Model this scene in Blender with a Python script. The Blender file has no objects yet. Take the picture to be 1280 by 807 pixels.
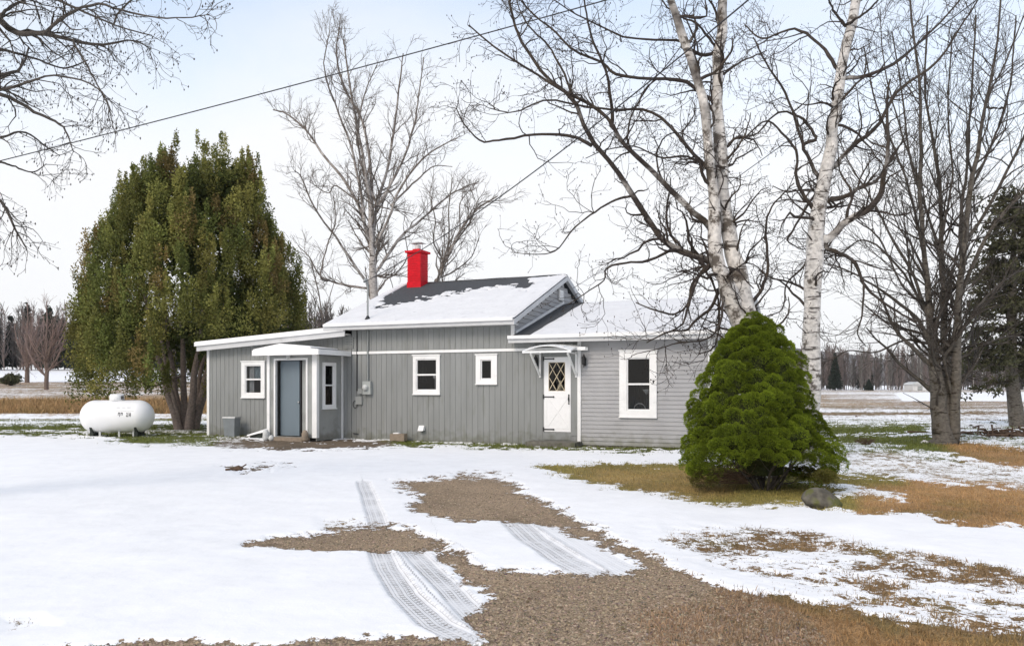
import bpy, math, random
import numpy as np
from mathutils import Vector, Matrix
random.seed(7)
rng = np.random.default_rng(11)
scene = bpy.context.scene
COL = scene.collection

# ---------------------------------------------------------------- camera
F, HOR, CZ = 1000.0, 484.0, 1.45          # focal length and horizon in pixels of a 1280 x 807 picture, eye height
cam = bpy.data.cameras.new('camera')
cam.sensor_width = 36.0
cam.lens = 36.0 * F / 1280.0
cam.shift_y = (HOR - 403.5) / 1280.0
cam.clip_end = 8000
cam.clip_start = 0.1
camo = bpy.data.objects.new('camera', cam)
camo.location = (0, 0, CZ)
camo.rotation_euler = (math.radians(90), 0, 0)
COL.objects.link(camo)
scene.camera = camo

# ---------------------------------------------------------------- world
w = bpy.data.worlds.new('World')
scene.world = w
w.use_nodes = True
nt = w.node_tree
nt.nodes.clear()
def N(t, tree=None, **kw):
    n = (tree or nt).nodes.new(t)
    for k, v in kw.items():
        setattr(n, k, v)
    return n
out = N('ShaderNodeOutputWorld')
bg = N('ShaderNodeBackground')
bg.inputs['Strength'].default_value = 0.1
sky = N('ShaderNodeTexSky', sky_type='NISHITA')
sky.sun_disc = False
sky.sun_elevation = math.radians(38)
sky.sun_rotation = math.radians(218)
tc = N('ShaderNodeTexCoord')
mp = N('ShaderNodeMapping')
mp.inputs['Scale'].default_value = (1.0, 1.0, 2.2)
no = N('ShaderNodeTexNoise')
no.inputs['Scale'].default_value = 2.1
no.inputs['Detail'].default_value = 5
no.inputs['Roughness'].default_value = 0.5
no.inputs['Distortion'].default_value = 0.4
sep = N('ShaderNodeSeparateXYZ')
el = N('ShaderNodeMapRange')
el.inputs['From Min'].default_value = 0.18
el.inputs['From Max'].default_value = 0.50
el.inputs['To Min'].default_value = 0.56
el.inputs['To Max'].default_value = -0.10
ad = N('ShaderNodeMath', operation='ADD')
ra = N('ShaderNodeMapRange')
ra.inputs['From Min'].default_value = 0.35
ra.inputs['From Max'].default_value = 0.95
ra.inputs['To Min'].default_value = 0.25
ra.inputs['To Max'].default_value = 0.97
gain = N('ShaderNodeMix', data_type='RGBA', blend_type='MULTIPLY')
gain.inputs[0].default_value = 1.0
gain.inputs[7].default_value = (3.4, 3.1, 2.75, 1)
mx = N('ShaderNodeMix', data_type='RGBA')
mx.inputs[7].default_value = (9.4, 9.42, 9.6, 1)          # white overcast layer
L = nt.links.new
L(tc.outputs['Generated'], mp.inputs[0]); L(mp.outputs[0], no.inputs['Vector'])
L(tc.outputs['Generated'], sep.inputs[0]); L(sep.outputs['Z'], el.inputs['Value'])
L(no.outputs[0], ad.inputs[0]); L(el.outputs[0], ad.inputs[1])
L(ad.outputs[0], ra.inputs['Value'])
L(sky.outputs[0], gain.inputs[6])
L(gain.outputs[2], mx.inputs[6]); L(ra.outputs[0], mx.inputs[0])
L(mx.outputs[2], bg.inputs['Color']); L(bg.outputs[0], out.inputs[0])

# ---------------------------------------------------------------- sun behind thin cloud
sl = bpy.data.lights.new('sun', 'SUN')
sl.energy = 1.35
sl.angle = math.radians(22)
sl.color = (1.0, 0.91, 0.78)
so = bpy.data.objects.new('sun', sl)
so.rotation_euler = Vector((-0.49, -0.62, 0.62)).to_track_quat('Z', 'Y').to_euler()
COL.objects.link(so)
scene.view_settings.view_transform = 'Standard'
scene.view_settings.look = 'None'
scene.view_settings.exposure = 0.12
scene.view_settings.gamma = 1.0
scene.view_settings.use_curve_mapping = False

# ---------------------------------------------------------------- noise
def _h(ix, iy, seed):
    n = (ix.astype(np.int64) * 374761393 + iy.astype(np.int64) * 668265263 + seed * 1274126177) & 0x7fffffff
    n = (n ^ (n >> 13)) * 1274126177 & 0x7fffffff
    return ((n ^ (n >> 16)) & 0xffff) / 65535.0
def vnoise(x, y, seed=0):
    ix = np.floor(x); iy = np.floor(y)
    fx = x - ix; fy = y - iy
    fx = fx * fx * (3 - 2 * fx); fy = fy * fy * (3 - 2 * fy)
    a = _h(ix, iy, seed); b = _h(ix + 1, iy, seed); c = _h(ix, iy + 1, seed); d = _h(ix + 1, iy + 1, seed)
    return (a * (1 - fx) + b * fx) * (1 - fy) + (c * (1 - fx) + d * fx) * fy
def fbm(x, y, seed=0, octs=4):
    s = 0; a = 0.5; t = 0
    for k in range(octs):
        s = s + a * vnoise(x * 2 ** k, y * 2 ** k, seed + k * 17); t += a; a *= 0.55
    return s / t * 2 - 1
def sstep(a, b, x):
    t = np.clip((x - a) / (b - a), 0, 1)
    return t * t * (3 - 2 * t)

# ---------------------------------------------------------------- materials
def pmat(name, col, rough=0.7, spec=0.3, metal=0.0, var=0.12, scale=12.0, bump=0.0, bscale=60.0, attr=None, stretch=(1, 1, 1), trans=0.0, dirt=None, splash=None):
    m = bpy.data.materials.new(name)
    m.use_nodes = True
    t = m.node_tree
    b = t.nodes['Principled BSDF']
    b.inputs['Roughness'].default_value = rough
    b.inputs['Specular IOR Level'].default_value = spec
    b.inputs['Metallic'].default_value = metal
    tcn = N('ShaderNodeTexCoord', t)
    mpn = N('ShaderNodeMapping', t)
    mpn.inputs['Scale'].default_value = stretch
    t.links.new(tcn.outputs['Object'], mpn.inputs[0])
    n1 = N('ShaderNodeTexNoise', t)
    n1.inputs['Scale'].default_value = scale
    n1.inputs['Detail'].default_value = 5
    t.links.new(mpn.outputs[0], n1.inputs['Vector'])
    r = N('ShaderNodeMapRange', t)
    r.inputs['From Min'].default_value = 0.25; r.inputs['From Max'].default_value = 0.75
    r.inputs['To Min'].default_value = 1 - var; r.inputs['To Max'].default_value = 1 + var
    t.links.new(n1.outputs[0], r.inputs['Value'])
    mu = N('ShaderNodeMix', t, data_type='RGBA', blend_type='MULTIPLY')
    mu.inputs[0].default_value = 1.0
    if attr:
        a = N('ShaderNodeAttribute', t); a.attribute_name = attr
        t.links.new(a.outputs['Color'], mu.inputs[6])
    else:
        mu.inputs[6].default_value = (*col, 1)
    t.links.new(r.outputs[0], mu.inputs[7])
    last = mu.outputs[2]
    if dirt:
        n2 = N('ShaderNodeTexNoise', t)
        n2.inputs['Scale'].default_value = dirt[1]; n2.inputs['Detail'].default_value = 6
        t.links.new(mpn.outputs[0], n2.inputs['Vector'])
        r2 = N('ShaderNodeMapRange', t)
        r2.inputs['From Min'].default_value = dirt[2]; r2.inputs['From Max'].default_value = dirt[2] + 0.12
        r2.inputs['To Max'].default_value = dirt[3]
        t.links.new(n2.outputs[0], r2.inputs['Value'])
        m2 = N('ShaderNodeMix', t, data_type='RGBA')
        t.links.new(r2.outputs[0], m2.inputs[0]); t.links.new(last, m2.inputs[6])
        m2.inputs[7].default_value = (*dirt[0], 1)
        last = m2.outputs[2]
    if splash:       # mud and algae splashed up from the ground, at the foot of the wall
        sp_ = N('ShaderNodeSeparateXYZ', t); t.links.new(tcn.outputs['Object'], sp_.inputs[0])
        n4 = N('ShaderNodeTexNoise', t); n4.inputs['Scale'].default_value = 5; n4.inputs['Detail'].default_value = 7
        t.links.new(tcn.outputs['Object'], n4.inputs['Vector'])
        m4 = N('ShaderNodeMath', t, operation='MULTIPLY_ADD'); m4.inputs[1].default_value = 0.9; m4.inputs[2].default_value = -0.45
        t.links.new(n4.outputs[0], m4.inputs[0])
        a4 = N('ShaderNodeMath', t, operation='ADD'); t.links.new(sp_.outputs['Z'], a4.inputs[0]); t.links.new(m4.outputs[0], a4.inputs[1])
        r4 = N('ShaderNodeMapRange', t); r4.inputs['From Min'].default_value = 0.30; r4.inputs['From Max'].default_value = 0.02; r4.inputs['To Max'].default_value = 0.6
        t.links.new(a4.outputs[0], r4.inputs['Value'])
        x4 = N('ShaderNodeMix', t, data_type='RGBA'); x4.inputs[7].default_value = (*splash, 1)
        t.links.new(r4.outputs[0], x4.inputs[0]); t.links.new(last, x4.inputs[6]); last = x4.outputs[2]
    t.links.new(last, b.inputs['Base Color'])
    if bump:
        n3 = N('ShaderNodeTexNoise', t)
        n3.inputs['Scale'].default_value = bscale; n3.inputs['Detail'].default_value = 4
        t.links.new(mpn.outputs[0], n3.inputs['Vector'])
        bp = N('ShaderNodeBump', t)
        bp.inputs['Strength'].default_value = 0.6; bp.inputs['Distance'].default_value = bump
        t.links.new(n3.outputs[0], bp.inputs['Height']); t.links.new(bp.outputs[0], b.inputs['Normal'])
    if trans:
        tr = N('ShaderNodeBsdfTranslucent', t)
        t.links.new(last, tr.inputs[0])
        ms = N('ShaderNodeMixShader', t); ms.inputs[0].default_value = trans
        t.links.new(b.outputs[0], ms.inputs[1]); t.links.new(tr.outputs[0], ms.inputs[2])
        t.links.new(ms.outputs[0], t.nodes['Material Output'].inputs[0])
    return m

M = dict(
    siding=pmat('grey_vertical_siding', (0.245, 0.253, 0.248), 0.75, 0.2, var=0.10, scale=1.2, stretch=(3, 3, .6), dirt=((0.20, 0.205, 0.19), 2.3, 0.56, 0.6), splash=(0.12, 0.12, 0.09)),
    clap=pmat('grey_clapboard', (0.35, 0.35, 0.355), 0.6, 0.3, var=0.07, scale=2.0, dirt=((0.27, 0.27, 0.26), 3, 0.6, 0.5), splash=(0.17, 0.17, 0.12)),
    porch=pmat('grey_porch_panel', (0.31, 0.32, 0.31), 0.75, 0.2, var=0.13, scale=1.8, dirt=((0.20, 0.20, 0.19), 2.0, 0.58, 0.5), splash=(0.14, 0.13, 0.10)),
    white=pmat('white_trim_paint', (0.78, 0.78, 0.77), 0.5, 0.3, var=0.06, scale=3, dirt=((0.5, 0.49, 0.46), 7.0, 0.64, 0.4)),
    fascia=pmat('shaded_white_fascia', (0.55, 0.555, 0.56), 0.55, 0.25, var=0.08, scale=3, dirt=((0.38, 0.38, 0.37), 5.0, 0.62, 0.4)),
    soffit=pmat('off_white_soffit', (0.6, 0.6, 0.59), 0.6, 0.2, var=0.06, scale=3),
    shingle=pmat('dark_asphalt_shingle', (0.065, 0.068, 0.072), 0.9, 0.2, var=0.35, scale=30, bump=0.01, bscale=25),
    snow=pmat('snow', (0.87, 0.865, 0.855), 0.6, 0.2, var=0.02, scale=2, bump=0.02, bscale=6),
    roofsnow=pmat('thin_roof_snow', (0.69, 0.69, 0.69), 0.7, 0.15, var=0.06, scale=3, bump=0.03, bscale=9, dirt=((0.5, 0.5, 0.51), 6, 0.58, 0.5)),
    red=pmat('red_painted_brick', (0.56, 0.004, 0.014), 0.6, 0.2, var=0.14, scale=9, dirt=((0.33, 0.012, 0.018), 11, 0.60, 0.5)),
    black=pmat('black_iron', (0.015, 0.015, 0.016), 0.45, 0.4, var=0.1),
    dark=pmat('dark_interior', (0.02, 0.019, 0.018), 0.9, 0.1, var=0.3, scale=3),
    steel=pmat('galvanised_steel', (0.42, 0.43, 0.43), 0.45, 0.5, metal=0.5, var=0.1),
    meterbox=pmat('grey_meter_box', (0.36, 0.38, 0.37), 0.5, 0.4, var=0.08),
    conduit=pmat('grey_conduit', (0.27, 0.285, 0.28), 0.55, 0.3, var=0.1),
    cable=pmat('black_cable', (0.035, 0.035, 0.037), 0.6, 0.3, var=0.05),
    concrete=pmat('weathered_concrete', (0.16, 0.15, 0.13), 0.9, 0.15, var=0.3, scale=9, bump=0.01, bscale=30, dirt=((0.07, 0.08, 0.04), 5, 0.52, 0.6)),
    tan=pmat('tan_block', (0.27, 0.22, 0.17), 0.9, 0.15, var=0.15, scale=12, bump=0.01),
    blue=pmat('blue_grey_door_paint', (0.15, 0.19, 0.22), 0.45, 0.35, var=0.12, scale=2.0, stretch=(1, 1, .3)),
    doorwhite=pmat('white_door_paint', (0.8, 0.8, 0.8), 0.35, 0.4, var=0.03),
    lattice=pmat('beige_lattice', (0.50, 0.43, 0.31), 0.6, 0.3, var=0.1),
    tank=pmat('white_tank_paint', (0.80, 0.80, 0.79), 0.38, 0.45, var=0.03, scale=3, dirt=((0.45, 0.45, 0.40), 3, 0.66, 0.4)),
    ink=pmat('black_ink', (0.05, 0.05, 0.05), 0.6, 0.2),
    bingrey=pmat('blue_grey_bin', (0.19, 0.21, 0.22), 0.55, 0.3, var=0.15, scale=6),
    hatchgreen=pmat('dark_green_cover', (0.03, 0.035, 0.03), 0.7, 0.2, var=0.3),
    curtain=pmat('pale_curtain', (0.34, 0.34, 0.35), 0.9, 0.1, var=0.15, scale=8, stretch=(6, 6, .3)),
    warm=pmat('warm_interior_wood', (0.25, 0.16, 0.10), 0.7, 0.2, var=0.2),
    palebrick=pmat('pale_grey_flue', (0.55, 0.56, 0.55), 0.5, 0.4, var=0.15, scale=12),
    awn=pmat('white_awning_metal', (0.78, 0.79, 0.79), 0.4, 0.4, var=0.04),
    rock=pmat('grey_field_rock', (0.115, 0.105, 0.085), 0.95, 0.15, var=0.75, scale=7, bump=0.08, bscale=9, dirt=((0.10, 0.105, 0.03), 5, 0.47, 0.85)),
    deadwood=pmat('dead_brown_sticks', (0.12, 0.08, 0.055), 0.9, 0.1, var=0.3),
)
def glass_mat():
    m = bpy.data.materials.new('window_glass'); m.use_nodes = True
    t = m.node_tree; t.nodes.clear()
    o = N('ShaderNodeOutputMaterial', t)
    g = N('ShaderNodeBsdfGlossy', t); g.inputs['Roughness'].default_value = 0.02
    tr = N('ShaderNodeBsdfTransparent', t); tr.inputs[0].default_value = (0.85, 0.88, 0.88, 1)
    fr = N('ShaderNodeFresnel', t); fr.inputs[0].default_value = 1.45
    nz = N('ShaderNodeTexNoise', t); nz.inputs['Scale'].default_value = 3
    bp = N('ShaderNodeBump', t); bp.inputs['Distance'].default_value = 0.01; bp.inputs['Strength'].default_value = 0.3
    ms = N('ShaderNodeMixShader', t)
    t.links.new(nz.outputs[0], bp.inputs['Height']); t.links.new(bp.outputs[0], g.inputs['Normal'])
    t.links.new(fr.outputs[0], ms.inputs[0]); t.links.new(tr.outputs[0], ms.inputs[1]); t.links.new(g.outputs[0], ms.inputs[2])
    t.links.new(ms.outputs[0], o.inputs[0])
    return m
M['glass'] = glass_mat()

def bark_mat(name, white_r, pale=(0.62, 0.58, 0.53), brown=(0.10, 0.075, 0.06), dark=(0.045, 0.035, 0.03), bands=True, zdark=0.0):
    """bark chosen by the limb's own radius (attribute 'rad'): papery white on stout wood, brown on thin twigs"""
    m = bpy.data.materials.new(name); m.use_nodes = True
    t = m.node_tree; b = t.nodes['Principled BSDF']
    b.inputs['Roughness'].default_value = 0.85; b.inputs['Specular IOR Level'].default_value = 0.15
    a = N('ShaderNodeAttribute', t); a.attribute_name = 'rad'
    tcn = N('ShaderNodeTexCoord', t)
    n0 = N('ShaderNodeTexNoise', t); n0.inputs['Scale'].default_value = 2.2; n0.inputs['Detail'].default_value = 6
    t.links.new(tcn.outputs['Object'], n0.inputs['Vector'])
    # radius + noise -> white factor
    md = N('ShaderNodeMath', t, operation='MULTIPLY_ADD')
    md.inputs[1].default_value = white_r * 2.2; md.inputs[2].default_value = -white_r * 1.1
    t.links.new(n0.outputs[0], md.inputs[0])
    sm = N('ShaderNodeMath', t, operation='ADD')
    t.links.new(a.outputs['Fac'], sm.inputs[0]); t.links.new(md.outputs[0], sm.inputs[1])
    r = N('ShaderNodeMapRange', t)
    r.inputs['From Min'].default_value = white_r * 0.7; r.inputs['From Max'].default_value = white_r * 1.3
    t.links.new(sm.outputs[0], r.inputs['Value'])
    mix = N('ShaderNodeMix', t, data_type='RGBA')
    mix.inputs[6].default_value = (*brown, 1); mix.inputs[7].default_value = (*pale, 1)
    t.links.new(r.outputs[0], mix.inputs[0])
    last = mix.outputs[2]
    if bands:
        mp1 = N('ShaderNodeMapping', t); mp1.inputs['Scale'].default_value = (2.0, 2.0, 11.0)
        t.links.new(tcn.outputs['Object'], mp1.inputs[0])
        n1 = N('ShaderNodeTexNoise', t); n1.inputs['Scale'].default_value = 1.7; n1.inputs['Detail'].default_value = 4
        t.links.new(mp1.outputs[0], n1.inputs['Vector'])
        r1 = N('ShaderNodeMapRange', t); r1.inputs['From Min'].default_value = 0.60; r1.inputs['From Max'].default_value = 0.64
        r1.inputs['To Max'].default_value = 0.85
        t.links.new(n1.outputs[0], r1.inputs['Value'])
        x1 = N('ShaderNodeMix', t, data_type='RGBA'); x1.inputs[7].default_value = (*dark, 1)
        t.links.new(r1.outputs[0], x1.inputs[0]); t.links.new(last, x1.inputs[6]); last = x1.outputs[2]
        n2 = N('ShaderNodeTexNoise', t); n2.inputs['Scale'].default_value = 3.6; n2.inputs['Detail'].default_value = 7
        n2.inputs['Roughness'].default_value = 0.7
        t.links.new(tcn.outputs['Object'], n2.inputs['Vector'])
        r2 = N('ShaderNodeMapRange', t); r2.inputs['From Min'].default_value = 0.55 - zdark; r2.inputs['From Max'].default_value = 0.63 - zdark
        r2.inputs['To Max'].default_value = 0.9
        t.links.new(n2.outputs[0], r2.inputs['Value'])
        x2 = N('ShaderNodeMix', t, data_type='RGBA'); x2.inputs[7].default_value = (dark[0] * 1.5, dark[1] * 1.5, dark[2] * 1.3, 1)
        t.links.new(r2.outputs[0], x2.inputs[0]); t.links.new(last, x2.inputs[6]); last = x2.outputs[2]
    n3 = N('ShaderNodeTexNoise', t); n3.inputs['Scale'].default_value = 14; n3.inputs['Detail'].default_value = 6
    t.links.new(tcn.outputs['Object'], n3.inputs['Vector'])
    r3 = N('ShaderNodeMapRange', t); r3.inputs['From Min'].default_value = 0.3; r3.inputs['From Max'].default_value = 0.7
    r3.inputs['To Min'].default_value = 0.7; r3.inputs['To Max'].default_value = 1.25
    t.links.new(n3.outputs[0], r3.inputs['Value'])
    x3 = N('ShaderNodeMix', t, data_type='RGBA', blend_type='MULTIPLY'); x3.inputs[0].default_value = 1
    t.links.new(last, x3.inputs[6]); t.links.new(r3.outputs[0], x3.inputs[7])
    t.links.new(x3.outputs[2], b.inputs['Base Color'])
    bp = N('ShaderNodeBump', t); bp.inputs['Strength'].default_value = 0.7; bp.inputs['Distance'].default_value = 0.02
    t.links.new(n3.outputs[0], bp.inputs['Height']); t.links.new(bp.outputs[0], b.inputs['Normal'])
    return m
M['birch'] = bark_mat('birch_bark', 0.060, pale=(0.60, 0.565, 0.52), brown=(0.05, 0.041, 0.036), zdark=0.045)
M['birch_clean'] = bark_mat('white_birch_bark', 0.075, pale=(0.62, 0.59, 0.55), brown=(0.06, 0.05, 0.043), zdark=0.015)
M['birch_far'] = bark_mat('far_birch_bark', 0.06, pale=(0.44, 0.41, 0.385), brown=(0.17, 0.145, 0.125), zdark=0.0)
M['maple'] = bark_mat('grey_brown_bark', 0.05, pale=(0.135, 0.12, 0.10), brown=(0.075, 0.065, 0.056), dark=(0.03, 0.024, 0.018), bands=True)
M['twig'] = pmat('dark_twig_bark', (0.05, 0.04, 0.035), 0.9, 0.1, var=0.2)
M['pinkbark'] = bark_mat('reddish_tree_bark', 0.06, pale=(0.16, 0.12, 0.10), brown=(0.25, 0.185, 0.165), bands=False)
M['cedarbark'] = bark_mat('cedar_bark', 0.04, pale=(0.23, 0.185, 0.16), brown=(0.12, 0.09, 0.07), dark=(0.05, 0.035, 0.03), bands=False)
M['leaf'] = pmat('evergreen_foliage', (1, 1, 1), 0.75, 0.15, var=0.15, scale=5, attr='col', trans=0.25)
M['blade'] = pmat('grass_blades', (1, 1, 1), 0.85, 0.1, var=0.1, scale=5, attr='col', trans=0.2)
M['pebble'] = pmat('pebbles', (1, 1, 1), 0.9, 0.2, var=0.2, scale=40, attr='col')
M['woods'] = pmat('distant_branches', (1, 1, 1), 0.95, 0.05, var=0.1, scale=0.1, attr='col')

# ---------------------------------------------------------------- mesh helpers
class MB:
    def __init__(s): s.v = []; s.f = []
    def add(s, vs, fs):
        k = len(s.v); s.v += [tuple(p) for p in vs]; s.f += [tuple(i + k for i in f) for f in fs]; return s
    def box(s, x0, x1, y0, y1, z0, z1):
        if x1 < x0: x0, x1 = x1, x0
        if y1 < y0: y0, y1 = y1, y0
        if z1 < z0: z0, z1 = z1, z0
        return s.add([(x0, y0, z0), (x1, y0, z0), (x1, y1, z0), (x0, y1, z0), (x0, y0, z1), (x1, y0, z1), (x1, y1, z1), (x0, y1, z1)],
                     [(0, 3, 2, 1), (4, 5, 6, 7), (0, 1, 5, 4), (1, 2, 6, 5), (2, 3, 7, 6), (3, 0, 4, 7)])
    def hexa(s, p):   # 8 points ordered like box
        return s.add(p, [(0, 3, 2, 1), (4, 5, 6, 7), (0, 1, 5, 4), (1, 2, 6, 5), (2, 3, 7, 6), (3, 0, 4, 7)])
    def prism(s, poly, a, b, ax):
        """closed polygon in the plane across axis ax ('x','y','z'), from a to b"""
        n = len(poly)
        def P(q, t):
            return {'x': (t, q[0], q[1]), 'y': (q[0], t, q[1]), 'z': (q[0], q[1], t)}[ax]
        vs = [P(q, a) for q in poly] + [P(q, b) for q in poly]
        fs = [tuple(range(n - 1, -1, -1)), tuple(range(n, 2 * n))] + [(i, (i + 1) % n, n + (i + 1) % n, n + i) for i in range(n)]
        return s.add(vs, fs)
    def bar(s, p, q, r, k=8, r2=None):
        p = Vector(p); q = Vector(q); r2 = r if r2 is None else r2
        d = (q - p).normalized(); a = d.orthogonal().normalized(); b = d.cross(a)
        vs = [p + (a * math.cos(t) + b * math.sin(t)) * r for t in [2 * math.pi * i / k for i in range(k)]]
        vs += [q + (a * math.cos(t) + b * math.sin(t)) * r2 for t in [2 * math.pi * i / k for i in range(k)]]
        fs = [(i, (i + 1) % k, k + (i + 1) % k, k + i) for i in range(k)] + [tuple(range(k - 1, -1, -1)), tuple(range(k, 2 * k))]
        return s.add(vs, fs)
    def plank(s, p, q, wv, tv):
        """a square-section board from p to q, half width vector wv, half thickness vector tv"""
        p = Vector(p); q = Vector(q); wv = Vector(wv); tv = Vector(tv)
        return s.hexa([p - wv - tv, q - wv - tv, q + wv - tv, p + wv - tv, p - wv + tv, q - wv + tv, q + wv + tv, p + wv + tv])
    def lathe(s, prof, c, k=24, ax='z', cap=True):
        vs = []; n = len(prof)
        for (r, h) in prof:
            for i in range(k):
                t = 2 * math.pi * i / k; a = r * math.cos(t); b = r * math.sin(t)
                vs.append({'z': (c[0] + a, c[1] + b, c[2] + h), 'x': (c[0] + h, c[1] + a, c[2] + b), 'y': (c[0] + b, c[1] + h, c[2] + a)}[ax])
        fs = [(j * k + i, j * k + (i + 1) % k, (j + 1) * k + (i + 1) % k, (j + 1) * k + i) for j in range(n - 1) for i in range(k)]
        if cap: fs += [tuple(range(k - 1, -1, -1)), tuple(range((n - 1) * k, n * k))]
        return s.add(vs, fs)
def link(name, me, parent=None):
    o = bpy.data.objects.new(name, me); COL.objects.link(o)
    if parent: o.parent = parent
    return o
def part(name, mb, mat, parent=None, smooth=False):
    me = bpy.data.meshes.new(name); me.from_pydata(mb.v, [], mb.f); me.materials.append(mat); me.update()
    if smooth: me.polygons.foreach_set('use_smooth', [True] * len(me.polygons))
    return link(name, me, parent)
def tag(o, label=None, cat=None, group=None, kind=None):
    for k, v in (('label', label), ('category', cat), ('group', group), ('kind', kind)):
        if v: o[k] = v
    return o
def thing(name, label, cat, loc=(0, 0, 0), rz=0, group=None):
    o = bpy.data.objects.new(name, None); COL.objects.link(o)
    o.location = loc; o.rotation_euler = (0, 0, rz); o.empty_display_size = 0.3
    return tag(o, label, cat, group)
def fastmesh(name, V, Fa, mat, parent=None, attrs=None, smooth=False):
    """V (n,3), Fa list of (m,k) index arrays; attrs: name -> per-vertex float (n,) or colour (n,3)"""
    me = bpy.data.meshes.new(name)
    Fa = [np.asarray(f, dtype=np.int32) for f in (Fa if isinstance(Fa, list) else [Fa]) if len(f)]
    idx = np.concatenate([f.ravel() for f in Fa])
    tot = np.concatenate([np.full(len(f), f.shape[1], dtype=np.int32) for f in Fa])
    st = np.concatenate([[0], np.cumsum(tot)[:-1]]).astype(np.int32)
    me.vertices.add(len(V)); me.vertices.foreach_set('co', np.asarray(V, dtype=np.float32).ravel())
    me.loops.add(len(idx)); me.loops.foreach_set('vertex_index', idx)
    me.polygons.add(len(tot)); me.polygons.foreach_set('loop_start', st)
    try: me.polygons.foreach_set('loop_total', tot)
    except Exception: pass
    me.update(calc_edges=True)
    if smooth: me.polygons.foreach_set('use_smooth', np.ones(len(tot), dtype=bool))
    for k, a in (attrs or {}).items():
        a = np.asarray(a, dtype=np.float32)
        if a.ndim == 1:
            at = me.attributes.new(k, 'FLOAT', 'POINT'); at.data.foreach_set('value', a)
        else:
            at = me.attributes.new(k, 'FLOAT_COLOR', 'POINT')
            at.data.foreach_set('color', np.concatenate([a, np.ones((len(a), 1), np.float32)], 1).ravel())
    me.materials.append(mat)
    return link(name, me, parent)

# ---------------------------------------------------------------- terrain
def gz(X, Y):
    X = np.asarray(X, float); Y = np.asarray(Y, float)
    t = X / (np.abs(Y) + 1)
    lf = 1 - sstep(-0.35, 0.05, t)
    d = np.maximum(Y - 34, 0)
    d = d * d / (d + 12)
    z = lf * 0.043 * np.minimum(d, 120) + (1 - lf) * 0.0035 * d
    z = z + 0.05 * fbm(X * 0.22, Y * 0.22, 3, 3) * sstep(3, 8, Y) * (1 - sstep(17, 19, Y) * (1 - sstep(27, 32, Y)) * (t < .3))
    # the slightly raised bank at the right
    z = z + 0.16 * np.exp(-((X - 8.5) / 3.5) ** 2 - ((Y - 17.0) / 2.2) ** 2)
    return z
def gpt(px, py):
    """the ground point seen at a place of the photograph (by marching down the sight line)"""
    a = (px - 640) / F; b = (HOR - py) / F
    Y = 3.0; st = 0.05
    while Y < 600:
        if CZ + b * Y < float(gz(a * Y, Y)): break
        Y += st; st = 0.02 + Y * 0.002
    return (a * Y, Y, float(gz(a * Y, Y)))
def P3(px, py, d): return np.array(((px - 640) / F * d, d, CZ + (HOR - py) / F * d))
USE_HAZE = True
# ================================================================ GROUND
rowsY = np.concatenate([[-40, -20, -8, -2, 0, 1.5, 2.5, 3.2], 1450.0 / np.arange(1450 / 3.7, 38, -0.72), np.geomspace(39, 2600, 150)])
tt = np.concatenate([np.linspace(-3, -0.80, 60)[:-1], np.linspace(-0.80, 0.80, 1000), np.linspace(0.80, 3, 60)[1:]])
YY, TT = np.meshgrid(rowsY, tt, indexing='ij')
XX = TT * (4 + np.abs(YY))
XX = np.where(np.abs(TT) > 2.9, np.sign(TT) * (np.abs(XX) + 30), XX)
ZZ = gz(XX, YY)
Xf, Yf, Zf = XX.ravel(), YY.ravel(), ZZ.ravel()
ok = Yf > 2.4
Ys = np.where(ok, Yf, 2.4)
PXm = np.where(ok, 640 + F * Xf / Ys, -9999.0)     # the survey map of the yard: where each spot lies in the photograph
PYm = np.where(ok, HOR - F * (Zf - CZ) / Ys, 9999.0)
KY = 2.6
def sdf(poly, mask_pad=70):
    """distance to a mapped outline, negative inside"""
    P = np.array(poly, float); x0, y0 = P.min(0) - mask_pad; x1, y1 = P.max(0) + mask_pad
    idx = np.nonzero((PXm > x0) & (PXm < x1) & (PYm > y0) & (PYm < y1))[0]
    x = PXm[idx]; y = PYm[idx] * KY
    Q = P * np.array([1, KY]); d2 = np.full(len(idx), 1e12); ins = np.zeros(len(idx), bool)
    for i in range(len(Q)):
        ax, ay = Q[i]; bx, by = Q[(i + 1) % len(Q)]
        ex, ey = bx - ax, by - ay; L2 = ex * ex + ey * ey + 1e-9
        u = np.clip(((x - ax) * ex + (y - ay) * ey) / L2, 0, 1)
        d2 = np.minimum(d2, (x - ax - u * ex) ** 2 + (y - ay - u * ey) ** 2)
        c = ((ay > y) != (by > y)) & (x < (bx - ax) * (y - ay) / (by - ay + 1e-12) + ax)
        ins ^= c
    d = np.sqrt(d2); d[ins] *= -1
    return idx, d
S = np.full(len(Xf), 60.0)
SP = np.zeros(len(Xf))                  # how patchy and broken the thin snow is
G = np.tile(np.array([0.27, 0.205, 0.12]), (len(Xf), 1))   # colour of what lies under the snow
GR = np.zeros(len(Xf))                  # 1 = grassy (blades are set there), 0 = stones
PEB = np.zeros(len(Xf))
C_GRAVEL = (0.29, 0.215, 0.142); C_TAN = (0.30, 0.215, 0.085); C_RUST = (0.335, 0.205, 0.095); C_GREEN = (0.115, 0.130, 0.035)
C_OLIVE = (0.235, 0.195, 0.062); C_DIRT = (0.15, 0.115, 0.08); C_FIELD = (0.29, 0.21, 0.14)
def paint(idx, d, col, soft=10, grass=0.0, peb=0.0):
    wgt = (1 - sstep(0, soft * 2, d))
    G[idx] = G[idx] * (1 - wgt[:, None]) + np.array(col) * wgt[:, None]
    GR[idx] = GR[idx] * (1 - wgt) + grass * wgt
    PEB[idx] = PEB[idx] * (1 - wgt) + peb * wgt
def bare(poly, col, grass=0.0, peb=0.0, soft=10):
    idx, d = sdf(poly); S[idx] = np.minimum(S[idx], d); paint(idx, d - 8, col, soft, grass, peb)
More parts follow.
